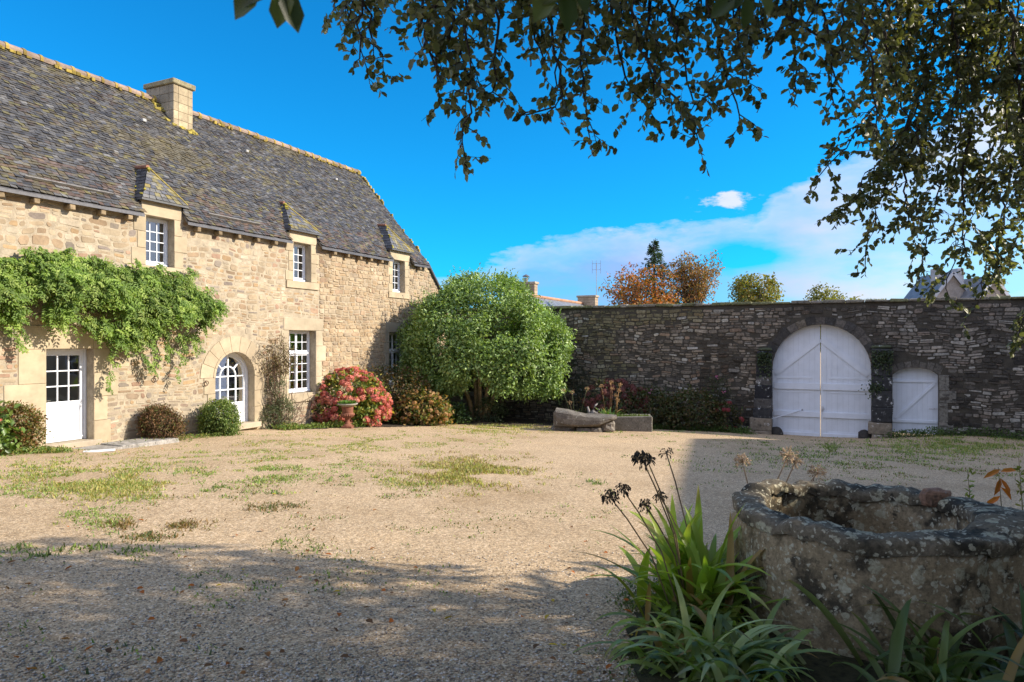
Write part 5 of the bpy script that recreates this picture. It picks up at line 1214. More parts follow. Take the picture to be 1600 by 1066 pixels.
    for pth in ([(-.12, 0, -.03), (-.1, .02, .2), (-.16, 0, .38)], [(.05, 0, -.03), (.02, 0, .22), (.12, .02, .42), (.2, 0, .5)], [(.18, 0, -.03), (.16, .02, .18), (.26, 0, .3)], [(-.02, 0, .1), (.1, -.03, .2), (.15, 0, .12)]): mb.tube(pth, [.07, .05, .035, .015][:len(pth)], 7, (.26, .24, .22))
    mb.build('branch', M['wood_grey'], w, True)
    # plants standing along the wall
    wp = lambda t_, d: (lambda v: Vector((v.x, v.y, gz(v.x, v.y))))(WP(t_, d, 0))
    DK = [(.05, .062, .022), (.085, .075, .03), (.06, .085, .026), (.12, .085, .035)]
    t = shrub('dusky_hydrangea', 'hydrangea with dusky dark pink heads behind the planter', 'shrub', 0, 0, 121, [(0, 0, .9, 1.0, .6, .75), (.5, -.1, .8, .8, .6, .7), (-.5, 0, .6, .7, .5, .55)], 1500, .11, .07, DK, 'leaf_soft', loc=wp(7.9, 1.6))
    heads(t, flower_meshes([(.19, .07, .062), (.15, .06, .055), (.22, .095, .08)], M['petal'], 23, 3), 25, [(0, 0, 1.0, 1.0, .6, .75), (.5, -.1, .9, .8, .6, .7), (-.5, 0, .7, .7, .5, .55)], 42, 1.1, 1.7, lambda q: (q[:, 1] < .1) & (q[:, 2] > .7))
    for i, (tt, dd, sc, lab) in enumerate(((9.4, 1.5, 1.0, 'dark rounded shrub against the wall next to the dusky hydrangea'), (10.9, 1.3, 1.0, 'dark rounded shrub against the wall nearest the gate pier'))):
        shrub('hydrangea_shrub', lab, 'shrub', 0, 0, 130+i, [(0, 0, .78, 1.0, .7, .72), (.45, -.1, .6, .75, .65, .6), (-.5, -.1, .55, .75, .6, .55)], 2600, .11, .065, DK, 'leaf_soft', 'dark shrubs along the foot of the wall', loc=wp(tt, dd), clump=.5)
    t = shrub('small_hydrangea', 'small hydrangea with a few dark pink blooms left of the gate pier', 'shrub', 0, 0, 141, [(0, 0, .5, .5, .4, .5)], 700, .10, .06, DK, 'leaf_soft', loc=wp(12.1, .9))
    heads(t, flower_meshes([(.32, .07, .08)], M['petal'], 33, 2), 35, [(0, 0, .55, .5, .4, .5)], 9, .8, 1.1, lambda q: (q[:, 1] < .1))
    shrub('tall_shrub', 'tall dark feathery shrub against the wall right of the tree', 'shrub', 0, 0, 142, [(0, 0, 1.1, .7, .5, 1.0), (.2, 0, 1.9, .5, .4, .7), (-.3, 0, 1.5, .5, .4, .8)], 2400, .08, .025, [(.035, .055, .03), (.05, .07, .04), (.03, .045, .02)], 'leaf_soft', loc=wp(5.9, 1.0), droop=.6)
    def wiry(px_t, seed, lab, h=2.3):
        rng = random.Random(seed); rs = np.random.RandomState(seed); b = wp(px_t, .5); t = thing('climbing_rose', lab, 'climber', b, WR, 'thin climbing roses on the courtyard wall'); mb = MB(); pts = []
        for i in range(18):
            q = Vector((rng.uniform(-.2, .2), 0, -.05)); pa = [q.copy()]
            for k in range(8): q = q+Vector((rng.uniform(-.16, .16), rng.uniform(-.05, .05), h/8*rng.uniform(.6, 1.1))); q.y = max(-.3, min(.35, q.y)); pa.append(q.copy())
            mb.tube(pa, [.012*(1-.7*k/9) for k in range(9)], 4, vcol((.07, .075, .04), .3, rng)); pts += pa[2:]
        mb.build('stem', M['bark'], t); T = np.array([tuple(v) for v in pts]); n = 900; P = T[rs.randint(0, len(T), n)]+rs.normal(0, .09, (n, 3)); leaves('foliage', P, rs.normal(size=(n, 3))+[0, 0, -.4], rs.normal(size=(n, 3)), .065, .03, rleaf_cols(rs, n, [(.045, .065, .03), (.07, .09, .04), (.10, .08, .04)]), M['leaf_soft'], t)
        k = rs.randint(0, len(T), 4); leaves('flowers', np.repeat(T[k], 8, 0)+rs.normal(0, .03, (32, 3))+[0, -.12, 0], rs.normal(size=(32, 3)), rs.normal(size=(32, 3)), .06, .05, rleaf_cols(rs, 32, [(.55, .18, .36)]), M['petal'], t)
    wiry(11.75, 151, 'wiry climbing rose with mauve flowers on the wall left of the gate pier'); wiry(9.1, 152, 'thin climbing rose with a few mauve flowers on the wall behind the dark shrubs', 1.9)
    herbs('ground_cover', 'green weeds along the foot of the wall left of the gate', [wxy(8.6, 2.3), wxy(10.2, 1.6), wxy(12.9, 1.1)], 4200, 161, .26, [(.09, .15, .035), (.12, .19, .05), (.06, .10, .03)], .034)
    herbs('ground_cover', 'weeds growing round the foot of the small white garden door', [wxy(17.3, .35), wxy(19.2, .25), wxy(22., .3), wxy(25., .4)], 4200, 162, .38, [(.08, .14, .035), (.11, .17, .045), (.05, .09, .03)], .034)
bench_group()

# ------------------------------------------------------------------ the old well and the agapanthus round it
WX, WY = 2.56, 5.0
def well():
    rng = random.Random(171); zg = gz(WX, WY); t = thing('stone_well', 'old round granite well with a thick mossy rim at the right front', 'well', (WX, WY, zg))
    H = .465-zg; n = 160
    def lobe(a): d = (a-math.radians(-33)+math.pi) % (2*math.pi)-math.pi; return math.exp(-(d/.42)**2)
    def ro(a): return .90+.05*mnoise.noise((math.cos(a)*1.5, math.sin(a)*1.5, 3))+.20*lobe(a)
    def ri(a): return .665+.035*mnoise.noise((math.cos(a)*1.8, math.sin(a)*1.8, 8))+.02*lobe(a)
    def ht(a): return H+.05*mnoise.noise((math.cos(a)*1.6, math.sin(a)*1.6, 5))+.028*mnoise.noise((math.cos(a)*5, math.sin(a)*5, 2))+.016*mnoise.noise((math.cos(a)*13, math.sin(a)*13, 6))+.075*lobe(a)+.03*math.exp(-(((a-math.radians(150)+math.pi) % (2*math.pi)-math.pi)/.5)**2)
    def rough(v, k=1.0):
        q = Vector(v); f = .026*mnoise.noise(q*7)+.014*mnoise.noise(q*19)+.034*mnoise.noise(q*2.6); r = Vector((q.x, q.y, 0)); r = r.normalized() if r.length else r
        return q+r*f*k+Vector((0, 0, .6*f*k))
    col = (.36, .275, .165)
    def ring(prof, nm, c, mt, parent, a0=0., a1=2*math.pi, closed=True):
        mb = MB(); m = n if closed else max(6, int(n*(a1-a0)/(2*math.pi))); rows = len(prof); vs = []
        for i in range(m+(0 if closed else 1)):
            a = a0+(a1-a0)*i/m
            for fr, fz in prof: r = fr(a); vs.append(rough((r*math.cos(a), r*math.sin(a), fz(a))))
        k = m if closed else m+1; fs = [(i*rows+j, ((i+1) % k)*rows+j, ((i+1) % k)*rows+j+1, i*rows+j+1) for i in range(m) for j in range(rows-1)]
        mb.add(vs, fs, c)
        if not closed: mb.add([vs[j] for j in range(rows)], [list(range(rows))], c); mb.add([vs[m*rows+j] for j in range(rows)], [list(range(rows-1, -1, -1))], c)
        return mb.build(nm, mt, parent, True)
    z = lambda f, o=0.: (lambda a: ht(a)*f+o)
    out = [(lambda a, q=q: ro(a)*(.992-.006*q)+.012*math.sin(q*5), (lambda a, q=q: -.25+(ht(a)-.10+.25)*q)) for q in np.linspace(0, 1, 16)]
    inn = [(lambda a, q=q: ri(a)+.03, (lambda a, q=q: ht(a)-.10-q*1.3)) for q in np.linspace(0, 1, 12)]
    ring(out+inn, 'shaft', col, M['well_stone'], t)
    lip = []
    for k in range(15):                                              # rounded rim section
        q = k/14; th = -.35+q*(math.pi+.7); c_, s_ = math.cos(th), math.sin(th)
        e = lambda v: math.copysign(abs(v)**.6, v)
        lip.append(((lambda a, c_=c_: (ro(a)+ri(a))/2+e(c_)*((ro(a)-ri(a))/2+.002)), (lambda a, s_=s_: ht(a)-.062+e(s_)*.062)))
    cuts = [math.radians(v) for v in (-58, 22, 118)]
    for i, a in enumerate(cuts):
        b = cuts[(i+1) % len(cuts)]; b = b+2*math.pi if b < a else b
        ring(lip, 'rim_stone', vcol((.19, .155, .105), .06, rng), M['well_stone'], t, a+.003, b-.003, False)
    mb = MB(); a = math.radians(18); rock(mb, (.72*math.cos(a), .72*math.sin(a), H-.0), (.11, .07, .07), 4., .2, (.34, .20, .13), 12, .35); mb.build('loose_stone', M['granite'], t)
    mb = MB(); mb.add([(.72*math.cos(2*math.pi*i/32), .72*math.sin(2*math.pi*i/32), H-1.25) for i in range(32)], [list(range(32))], (.02, .02, .02)); mb.build('well_bottom', M['plain'], t)
well()
def agapanthus():
    rng = random.Random(181)
    def clump(lab, x, y, seed, n, L, W, arch, pal=AG, sp=.14, up=(.35, 1.25), name='agapanthus', **k):
        t = thing(name, lab, 'plant', (x, y, gz(x, y)), 0, 'agapanthus clumps growing round the well'); strap_leaves('foliage', t, seed, (0, 0, 0), n, L, W, arch, pal, 'leaf_strap', sp, up=up, segs=9, **k); return t
    def stalk(t, bx, by, px, py, Y, seed, r, col=(.22, .16, .09), hc=(.030, .026, .022), n=60, droop=.6, bow=.05, rad=.0055):
        e = pw(px, py, Y)-t.location; b = Vector((bx, by, 0)); m = b.lerp(e, .5)+Vector((bow, 0, .05)); m2 = b.lerp(e, .8)+Vector((bow*.5, 0, .03)); seed_head(t, seed, [b, m, m2, e], r, col, hc, n, droop, rad)
    lit = [(.25, .35, .04), (.33, .43, .06), (.19, .28, .035), (.40, .48, .09)]  # brighter leaf palette, the sunlit look put into the colour
    a = clump('bright green agapanthus clump with dark dry seed heads left of the well', 1.38, 5.0, 182, 120, .86, .064, 1.15, lit, .15, (.75, 1.5))
    stalk(a, -.1, -.1, 1003, 717, 4.75, 1, .075, n=90); stalk(a, -.12, -.15, 1012, 721, 4.7, 2, .06, n=40); stalk(a, -.05, .0, 1041, 708, 5.0, 3, .06, (.25, .19, .12), (.05, .04, .03), 22); stalk(a, -.1, -.1, 1008, 790, 4.8, 4, .058, n=60); stalk(a, 0, 0, 1031, 776, 5.1, 5, .055, n=56)
    b = clump('leaning agapanthus with two dark seed heads at the edge of the gravel', 1.18, 4.55, 183, 80, .55, .036, 1.9, AG, .13, (.2, 1.1))
    stalk(b, -.05, .1, 953, 777, 4.6, 6, .066, n=70); stalk(b, 0, .1, 973, 765, 4.65, 7, .058, n=60)
    clump('arching dark agapanthus clump at the front left foot of the well', 1.22, 3.95, 184, 170, .56, .040, 1.9, [(.19, .25, .065), (.25, .32, .09), (.14, .19, .05), (.36, .42, .18)], .16, (.3, 1.3))
    clump('dark agapanthus clump in the right foreground in front of the well', 2.35, 3.62, 185, 120, .66, .041, 1.7, [(.11, .16, .042), (.16, .21, .06), (.075, .115, .034)], .24, (.3, 1.3))
    clump('agapanthus leaves at the far right corner of the foreground', 3.05, 3.75, 186, 60, .70, .038, 1.6, [(.045, .085, .028), (.06, .11, .03)], .16, (.4, 1.3))
    # behind the well
    c = clump('agapanthus clump standing behind the well with pale bleached seed heads', 2.35, 6.3, 187, 30, .5, .035, 1.4, lit, .12, (.3, 1.2))
    for px, py, sd_, Y, r in ((1160, 722, 11, 5.9, .075), (1232, 712, 12, 6.0, .082), (1243, 722, 13, 6.1, .07), (1276, 741, 14, 6.1, .08)): stalk(c, rng.uniform(-.3, .1), 0, px, py, Y, sd_, r, (.36, .26, .16), (.46, .34, .22), 60, .1, .02)
    for i, (x, y, nn, L) in enumerate(((3.35, 6.45, 26, .56), (4.0, 6.3, 30, .60))): clump(('low agapanthus leaves showing over the back rim of the well', 'agapanthus leaves showing over the right end of the well rim')[i], x, y, 188+i, nn, L, .045, 1.2, lit, .16, (.6, 1.45))
    rs = np.random.RandomState(190)
    for i, (px, py, Y, lab, pal) in enumerate(((1512, 735, 6.6, 'thin pale green weed standing behind the well rim', [(.20, .26, .06), (.26, .28, .08)]), (1560, 730, 6.2, 'young plant with drooping orange leaves behind the well rim', [(.55, .16, .03), (.62, .22, .05)]), (1592, 715, 6.4, 'thin yellow green weed beside the orange-leaved plant', [(.24, .26, .06), (.32, .28, .08)]))):
        tip = pw(px, py, Y); base = Vector((tip.x+.02, tip.y, gz(tip.x, tip.y))); t = thing('weed_plant' if i != 1 else 'young_plant', lab, 'plant', base); h = tip.z-base.z; mb = MB(); mb.tube([(0, 0, -.03), (.02, 0, h*.5), (-.02, 0, h)], [.006, .005, .002], 5, (.22, .18, .08)); mb.build('stem', M['dry_stalk'], t)
        if i == 1: P = np.array([[0, 0, h*f] for f in (.98, .96, .9, .82, .74, .9)]); D = np.array([[-1, 0, -.5], [1, .1, .1], [-.3, 0, -1], [.7, 0, -.7], [-.7, .2, -.6], [.2, -.5, -.8]]); leaves('foliage', P, D, np.array([[0, -.8, .7]]*6), .17, .045, rleaf_cols(rs, 6, pal), M['leaf_soft'], t)
        else: m = 34; f = rs.uniform(.35, 1, m); P = np.stack([.0*f, .0*f, h*f], 1)+rs.normal(0, .008, (m, 3)); D = rs.normal(size=(m, 3))+[0, 0, .2]; leaves('foliage', P, D, rs.normal(size=(m, 3))+[0, -.6, .6], .06, .022, rleaf_cols(rs, m, pal), M['leaf_soft'], t)
agapanthus()

# ------------------------------------------------------------------ the holm oak over the viewer
OAK = [(.14, .15, .068), (.18, .185, .088), (.10, .108, .05), (.24, .235, .115)]
def oak():
    rng = random.Random(201); rs = np.random.RandomState(201); bx, by = 7.4, 1.6; bz = gz(bx, by)
    t = thing('holm_oak', 'large overhanging holm oak whose dark leafy branches hang into the top', 'tree', (bx, by, bz)); org = Vector((bx, by, bz))
    mb = MB(); mb.tube([(0, 0, -.2), (0, 0, .3), (-.15, .1, 1.4), (-.2, .25, 2.8), (-.5, .5, 4.4)], [.55, .42, .36, .33, .26], 14, (.10, .085, .07)); mb.build('trunk', M['bark'], t, True)
    limbs = [[(-.2, .25, 2.8), (-1.4, 1.0, 4.2), (-3.2, 2.0, 5.0), (-5.2, 2.9, 5.2), (-7.2, 3.0, 5.0)], [(-.3, .3, 3.2), (-.6, 2.0, 4.8), (-1.3, 3.0, 5.3), (-1.4, 3.7, 5.3)], [(-.4, .4, 4.0), (-2.2, .4, 5.8), (-4.5, .2, 6.6), (-7.5, -.4, 6.4)], [(-.2, .2, 3.0), (1.5, 1.6, 4.6), (2.2, 3.8, 5.4)], [(-.5, .5, 4.4), (-.8, -1.4, 6.2), (-1.6, -3.0, 7.0)], [(-3.2, 2.0, 5.0), (-4.0, 2.6, 5.1), (-4.6, 3.2, 4.7)]]
    for L in limbs: mb = MB(); mb.tube(L, [.17*(1-.72*i/(len(L)-1)) for i in range(len(L))], 8, (.09, .075, .06)); mb.build('limb', M['bark'], t, True)
    # the crown above the frame
    lob = [(-2.6, -.6, 7.4, 5.0, 2.9, 2.4), (-5.8, -.4, 6.9, 3.0, 2.7, 1.5), (0, -.6, 7.6, 3.6, 2.9, 2.6), (-1.5, .9, 7.4, 3.4, 1.8, 1.5), (-4.6, .7, 7.2, 3.2, 1.8, 1.3), (.5, -1.5, 6.8, 3.2, 2.6, 2.2), (2.6, 1.3, 6.6, 3.6, 1.7, 2.0), (5.0, .9, 4.8, 2.6, 1.7, 2.2), (-1.6, 1.5, 7.3, 3.6, 1.2, 1.3)]
    def up(q):                                                      # nothing hangs below the edge of view here
        return ((q[:, 2]+bz) > CZ+.56*np.maximum(0, q[:, 1]+by)+.25) | (q[:, 0]+bx > .85*(q[:, 1]+by)+.6)
    bush('crown', t, 202, lob, 26000, .15, .095, OAK, M['leaf_oak'], rin=.35, clump=.3, droop=.1, up=up)
    bush('crown', t, 203, [(1.0, 2.1, 5.7, 2.4, 1.4, 1.5), (3.0, 1.8, 6.6, 2.0, 1.5, 1.8), (5.0, 1.2, 5.6, 2.0, 1.4, 1.8), (2.4, 2.4, 7.6, 2.6, 1.3, 1.3)], 4300, .14, .09, OAK, M['leaf_oak'], rin=.3, clump=.3, droop=.1, up=up)
    bush('crown', t, 204, [(-6.2, .2, 8.0, 3.6, 3.4, 1.8), (-8.6, -.6, 7.6, 3.6, 3.4, 1.7), (-10.6, -1.0, 6.8, 2.6, 3.0, 1.6), (-4.0, -3.0, 7.6, 4.0, 2.6, 2.0)], 22000, .16, .10, OAK, M['leaf_oak'], rin=.3, clump=.3, droop=.1, up=up)
    # hanging branches: paths in space with leafy side twigs
    def branch(path, side, step, ll, seed, dens=1.0, hang=.6, thick=.012, per=(5, 9)):
        r = random.Random(seed); path = [Vector(p)-org for p in path]; mb = MB(); P = []; D = []; Nn = []; S = []
        def leaf(p, d): P.append(tuple(p)); D.append((d[0], d[1], d[2]-.35)); Nn.append((r.gauss(0, .55), r.gauss(-.55, .6), r.gauss(.25, .5))); S.append(ll*r.uniform(.65, 1.2))
        sm = []
        for a, b in zip(path, path[1:]):
            k = max(2, int((b-a).length/step))
            sm += [a.lerp(b, i/k)+Vector((r.gauss(0, .012), r.gauss(0, .012), r.gauss(0, .008))) for i in range(k)]
        sm.append(path[-1]); N = len(sm); mb.tube(sm, [thick*(1-.8*i/N)+.0012 for i in range(N)], 5, (.075, .06, .05))
        for i, p in enumerate(sm):
            f = i/N; ax = (sm[min(i+1, N-1)]-sm[max(i-1, 0)]).normalized()
            for _ in range(2 if r.random() < dens*.6 else 1):
                if r.random() > dens: continue
                L = side*r.uniform(.35, 1.15)*(1-.55*f); d = Vector((r.gauss(0, 1), r.gauss(0, .8), r.gauss(-hang*.6, .5))).normalized()*.9+ax*.5; d.normalize(); e = p+d*L*.6; e2 = e+(d+Vector((0, 0, -hang))).normalized()*L*.5
                mb.tube([p, e, e2], [.0035, .0026, .0012], 4, (.075, .06, .05)); m = max(4, int(L/.021*r.uniform(.8, 1.1)))
                for q in range(m):
                    g = (q+1)/m; c = p.lerp(e, g*2) if g < .5 else e.lerp(e2, g*2-1); dd = (d*.6+Vector((r.gauss(0, .8), r.gauss(0, .8), r.gauss(-.35, .6)))); leaf(c, dd)
                    if r.random() < .34 and q > 1:
                        tw = Vector((r.gauss(0, 1), r.gauss(0, 1), r.gauss(-.3, .7))).normalized()*ll*2.6; mb.tube([c, c+tw], [.002, .001], 3, (.08, .065, .05), 0, False)
                        for w in range(r.randint(*per)): leaf(c+tw*(.25+.75*w/8), tw.normalized()*.6+Vector((r.gauss(0, .8), r.gauss(0, .8), r.gauss(-.2, .6))))
        o = mb.build('branch', M['bark'], t)
        P, D, Nn, S = map(np.array, (P, D, Nn, S)); leaves('leaves', P, D, Nn, S, S*.64, rleaf_cols(rs, len(P), OAK, None, .35), M['leaf_oak'], o, .05)
    B = lambda *pts: [pw(x, y, Y) for x, y, Y in pts]
    n = 300
    near = [
        (B((640, -120, 3.9), (575, 5, 3.8), (560, 70, 3.7), (562, 128, 3.65)), .26, .95), (B((620, -60, 3.8), (570, 40, 3.8), (598, 122, 3.75)), .16, .8), (B((560, -60, 3.9), (548, 30, 3.85), (545, 60, 3.8)), .22, .9),
        (B((700, -160, 3.7), (690, 0, 3.6), (705, 90, 3.5), (735, 165, 3.4), (722, 258, 3.35)), .24, .95), (B((660, -90, 3.6), (655, 40, 3.5), (665, 110, 3.5), (690, 165, 3.45)), .24, .95), (B((780, -90, 3.7), (770, 30, 3.6), (775, 110, 3.5), (770, 180, 3.5)), .26, .95), (B((735, -90, 3.5), (730, 40, 3.4), (735, 150, 3.4)), .26, 1.0), (B((690, 30, 3.5), (660, 95, 3.5), (680, 140, 3.5)), .18, .9),
        (B((850, -120, 3.8), (850, 0, 3.7), (865, 100, 3.6), (880, 190, 3.55), (822, 216, 3.5)), .24, .9), (B((930, -120, 3.8), (915, 10, 3.7), (910, 120, 3.6), (918, 235, 3.5)), .24, .95), (B((890, -80, 4.0), (880, 60, 3.9), (870, 170, 3.9)), .26, .9), (B((820, -60, 4.0), (830, 60, 3.9), (850, 130, 3.8)), .22, .8),
        (B((990, -120, 3.9), (985, 0, 3.8), (1000, 110, 3.7), (1040, 180, 3.6), (1088, 245, 3.55)), .26, .95), (B((1050, -120, 4.0), (1040, 20, 3.9), (1060, 120, 3.8), (1085, 200, 3.7)), .28, 1.0), (B((1100, -90, 4.0), (1100, 30, 3.9), (1130, 130, 3.8), (1155, 215, 3.7)), .26, .95), (B((960, -60, 4.1), (955, 60, 4.0), (975, 160, 4.0), (1015, 210, 3.9)), .26, .9), (B((1020, 0, 3.9), (1010, 90, 3.9), (1025, 200, 3.8)), .22, .9),
        (B((1180, -100, 4.2), (1165, 0, 4.1), (1150, 80, 4.0), (1160, 160, 4.0)), .28, .95), (B((1240, -100, 4.3), (1225, 20, 4.2), (1245, 130, 4.1), (1240, 200, 4.05)), .24, .85), (B((1290, -90, 4.4), (1280, 40, 4.3), (1300, 120, 4.2), (1302, 195, 4.2)), .26, .95), (B((1210, -60, 4.0), (1230, 60, 4.0), (1300, 110, 4.0), (1340, 130, 4.0)), .22, .8)]
    for i, (pth, sd_, dn) in enumerate(near): branch([p+Vector((0, 0, .034*p.y)) for p in pth], sd_*1.15, .070, .050, n+i, dn*.84)
    for i, x in enumerate(range(560, 1330, 42)): branch(B((x+10, -160, 4.2), (x, -40, 4.1), (x+rng.uniform(-18, 18), 50+rng.uniform(-40, 30), 4.0)), .28, .075, .050, n+40+i, .6)
    far = [ # hang a little further out
        
        (B((1420, -120, 6.4), (1400, 60, 6.2), (1370, 180, 6.0), (1320, 250, 5.9), (1282, 292, 5.9)), .38, .9), (B((1480, -100, 6.6), (1460, 100, 6.4), (1420, 220, 6.2), (1345, 300, 6.1), (1330, 335, 6.1)), .42, .95), (B((1450, 120, 6.5), (1400, 260, 6.3), (1370, 350, 6.2), (1352, 432, 6.2)), .34, .9),
        (B((1540, -100, 6.8), (1520, 120, 6.6), (1490, 260, 6.5), (1450, 370, 6.4), (1440, 440, 6.4)), .48, .95), (B((1590, -100, 7.0), (1575, 140, 6.8), (1540, 300, 6.6), (1500, 410, 6.5), (1478, 470, 6.5)), .48, .95), (B((1640, -80, 7.2), (1620, 160, 7.0), (1590, 300, 6.8), (1545, 400, 6.6), (1530, 490, 6.6)), .48, .9), (B((1660, 60, 7.2), (1640, 250, 7.0), (1600, 360, 6.9), (1575, 430, 6.8)), .46, .8),
        (B((1400, -60, 6.0), (1380, 60, 5.9), (1400, 160, 5.8), (1440, 260, 5.8)), .46, .95), (B((1480, 0, 6.2), (1500, 120, 6.1), (1490, 220, 6.0)), .5, .95), (B((1560, 0, 6.4), (1560, 130, 6.3), (1580, 250, 6.2)), .5, .95), (B((1350, -80, 5.6), (1345, 40, 5.5), (1365, 130, 5.4), (1370, 230, 5.4)), .36, .9), (B((1440, 200, 6.3), (1410, 300, 6.2), (1425, 380, 6.2)), .36, .85), (B((1520, 200, 6.4), (1500, 320, 6.4), (1510, 420, 6.3)), .44, .9), (B((1620, 480, 7.3), (1600, 520, 7.2), (1592, 545, 7.2)), .24, .8), (B((1600, 200, 6.6), (1570, 330, 6.5), (1555, 450, 6.5)), .40, .9), (B((1580, 40, 6.0), (1600, 200, 5.9), (1610, 320, 5.9)), .46, .9)]
    eye = Vector((0, 0, CZ))
    for i, (pth, sd_, dn) in enumerate(far): branch([eye+(p-eye)*.84+Vector((0, 0, .015*p.y)) for p in pth], sd_*.97, .068, .050, n+80+i, dn*.78, .7, .012)
    for i, x in enumerate(range(1340, 1620, 40)): branch(B((x+20, -140, 5.4), (x+10, 0, 5.3), (x+rng.uniform(-25, 25), 110+rng.uniform(-20, 50), 5.2)), .42, .075, .054, n+120+i, .68)
    # a few large leaves close to the viewer
    mb = MB(); st = [(B((430, -160, 1.0), (415, -40, 1.0)), ((385, 8, 215), (440, 12, 250), (455, 18, 290), (400, -5, 200))), (B((900, -160, 1.0), (880, -50, 1.0)), ((850, 5, 240), (885, 18, 280), (865, -8, 200), (905, -8, 300))), (B((1180, -150, 1.3), (1170, -40, 1.3)), ((1130, 10, 220), (1165, 20, 270), (1195, 6, 300), (1150, -6, 250)))]
    for k, (pth, ls) in enumerate(st):
        mb = MB(); Y = pth[0].y; mb.tube([p-org for p in pth], [.006, .003], 5, (.08, .065, .05)); o = mb.build('branch', M['bark'], t)
        P = []; D = []
        for x, y, an in ls: a = math.radians(an); c = pw(x, y, Y)-org; d = Vector((math.cos(a), .2, math.sin(a)))*1.0; P.append(tuple(c-d*.028)); D.append(tuple(d))
        leaves('leaves', np.array(P), np.array(D), np.array([[.3, -.9, .3]]*len(P)), .058, .034, rleaf_cols(rs, len(P), [(.06, .085, .03), (.14, .16, .06)]), M['leaf_oak'], o)
oak()

def hedge():  # unseen greenery, added to block sky light from the well and foreground
    p = Vector((4.5, -3.2, gz(4.5, -3.2))); t = thing('shade_hedge', 'unseen laurel hedge added behind the viewer to darken the well and foreground', 'hedge', p)
    bush('foliage', t, 261, [(x, .3*math.sin(x*2.), z, 1.5, 1.2, 1.7) for x in (-6.5, -4.5, -2.5, -.5, 1.5, 3.5) for z in (1.2, 3.2)], 16000, .19, .10, [(.05, .075, .025), (.07, .10, .03), (.035, .055, .02)], M['leaf_glossy'], rin=.7)
    p = Vector((7.0, 4.6, gz(7.0, 4.6))); t = thing('shade_bush', 'unseen laurel bush added right of the well to darken its right side', 'shrub', p)
    bush('foliage', t, 262, [(0, 0, 1.2, 1.2, 1.3, 1.6), (.8, 1.2, 1.2, 1.2, 1.2, 1.5), (-.5, -1.6, 1.1, 1.3, 1.2, 1.5), (-1.2, -3.2, 1.0, 1.3, 1.2, 1.4)], 9000, .18, .10, [(.05, .075, .025), (.07, .10, .03), (.035, .055, .02)], M['leaf_glossy'], rin=.7)
hedge()

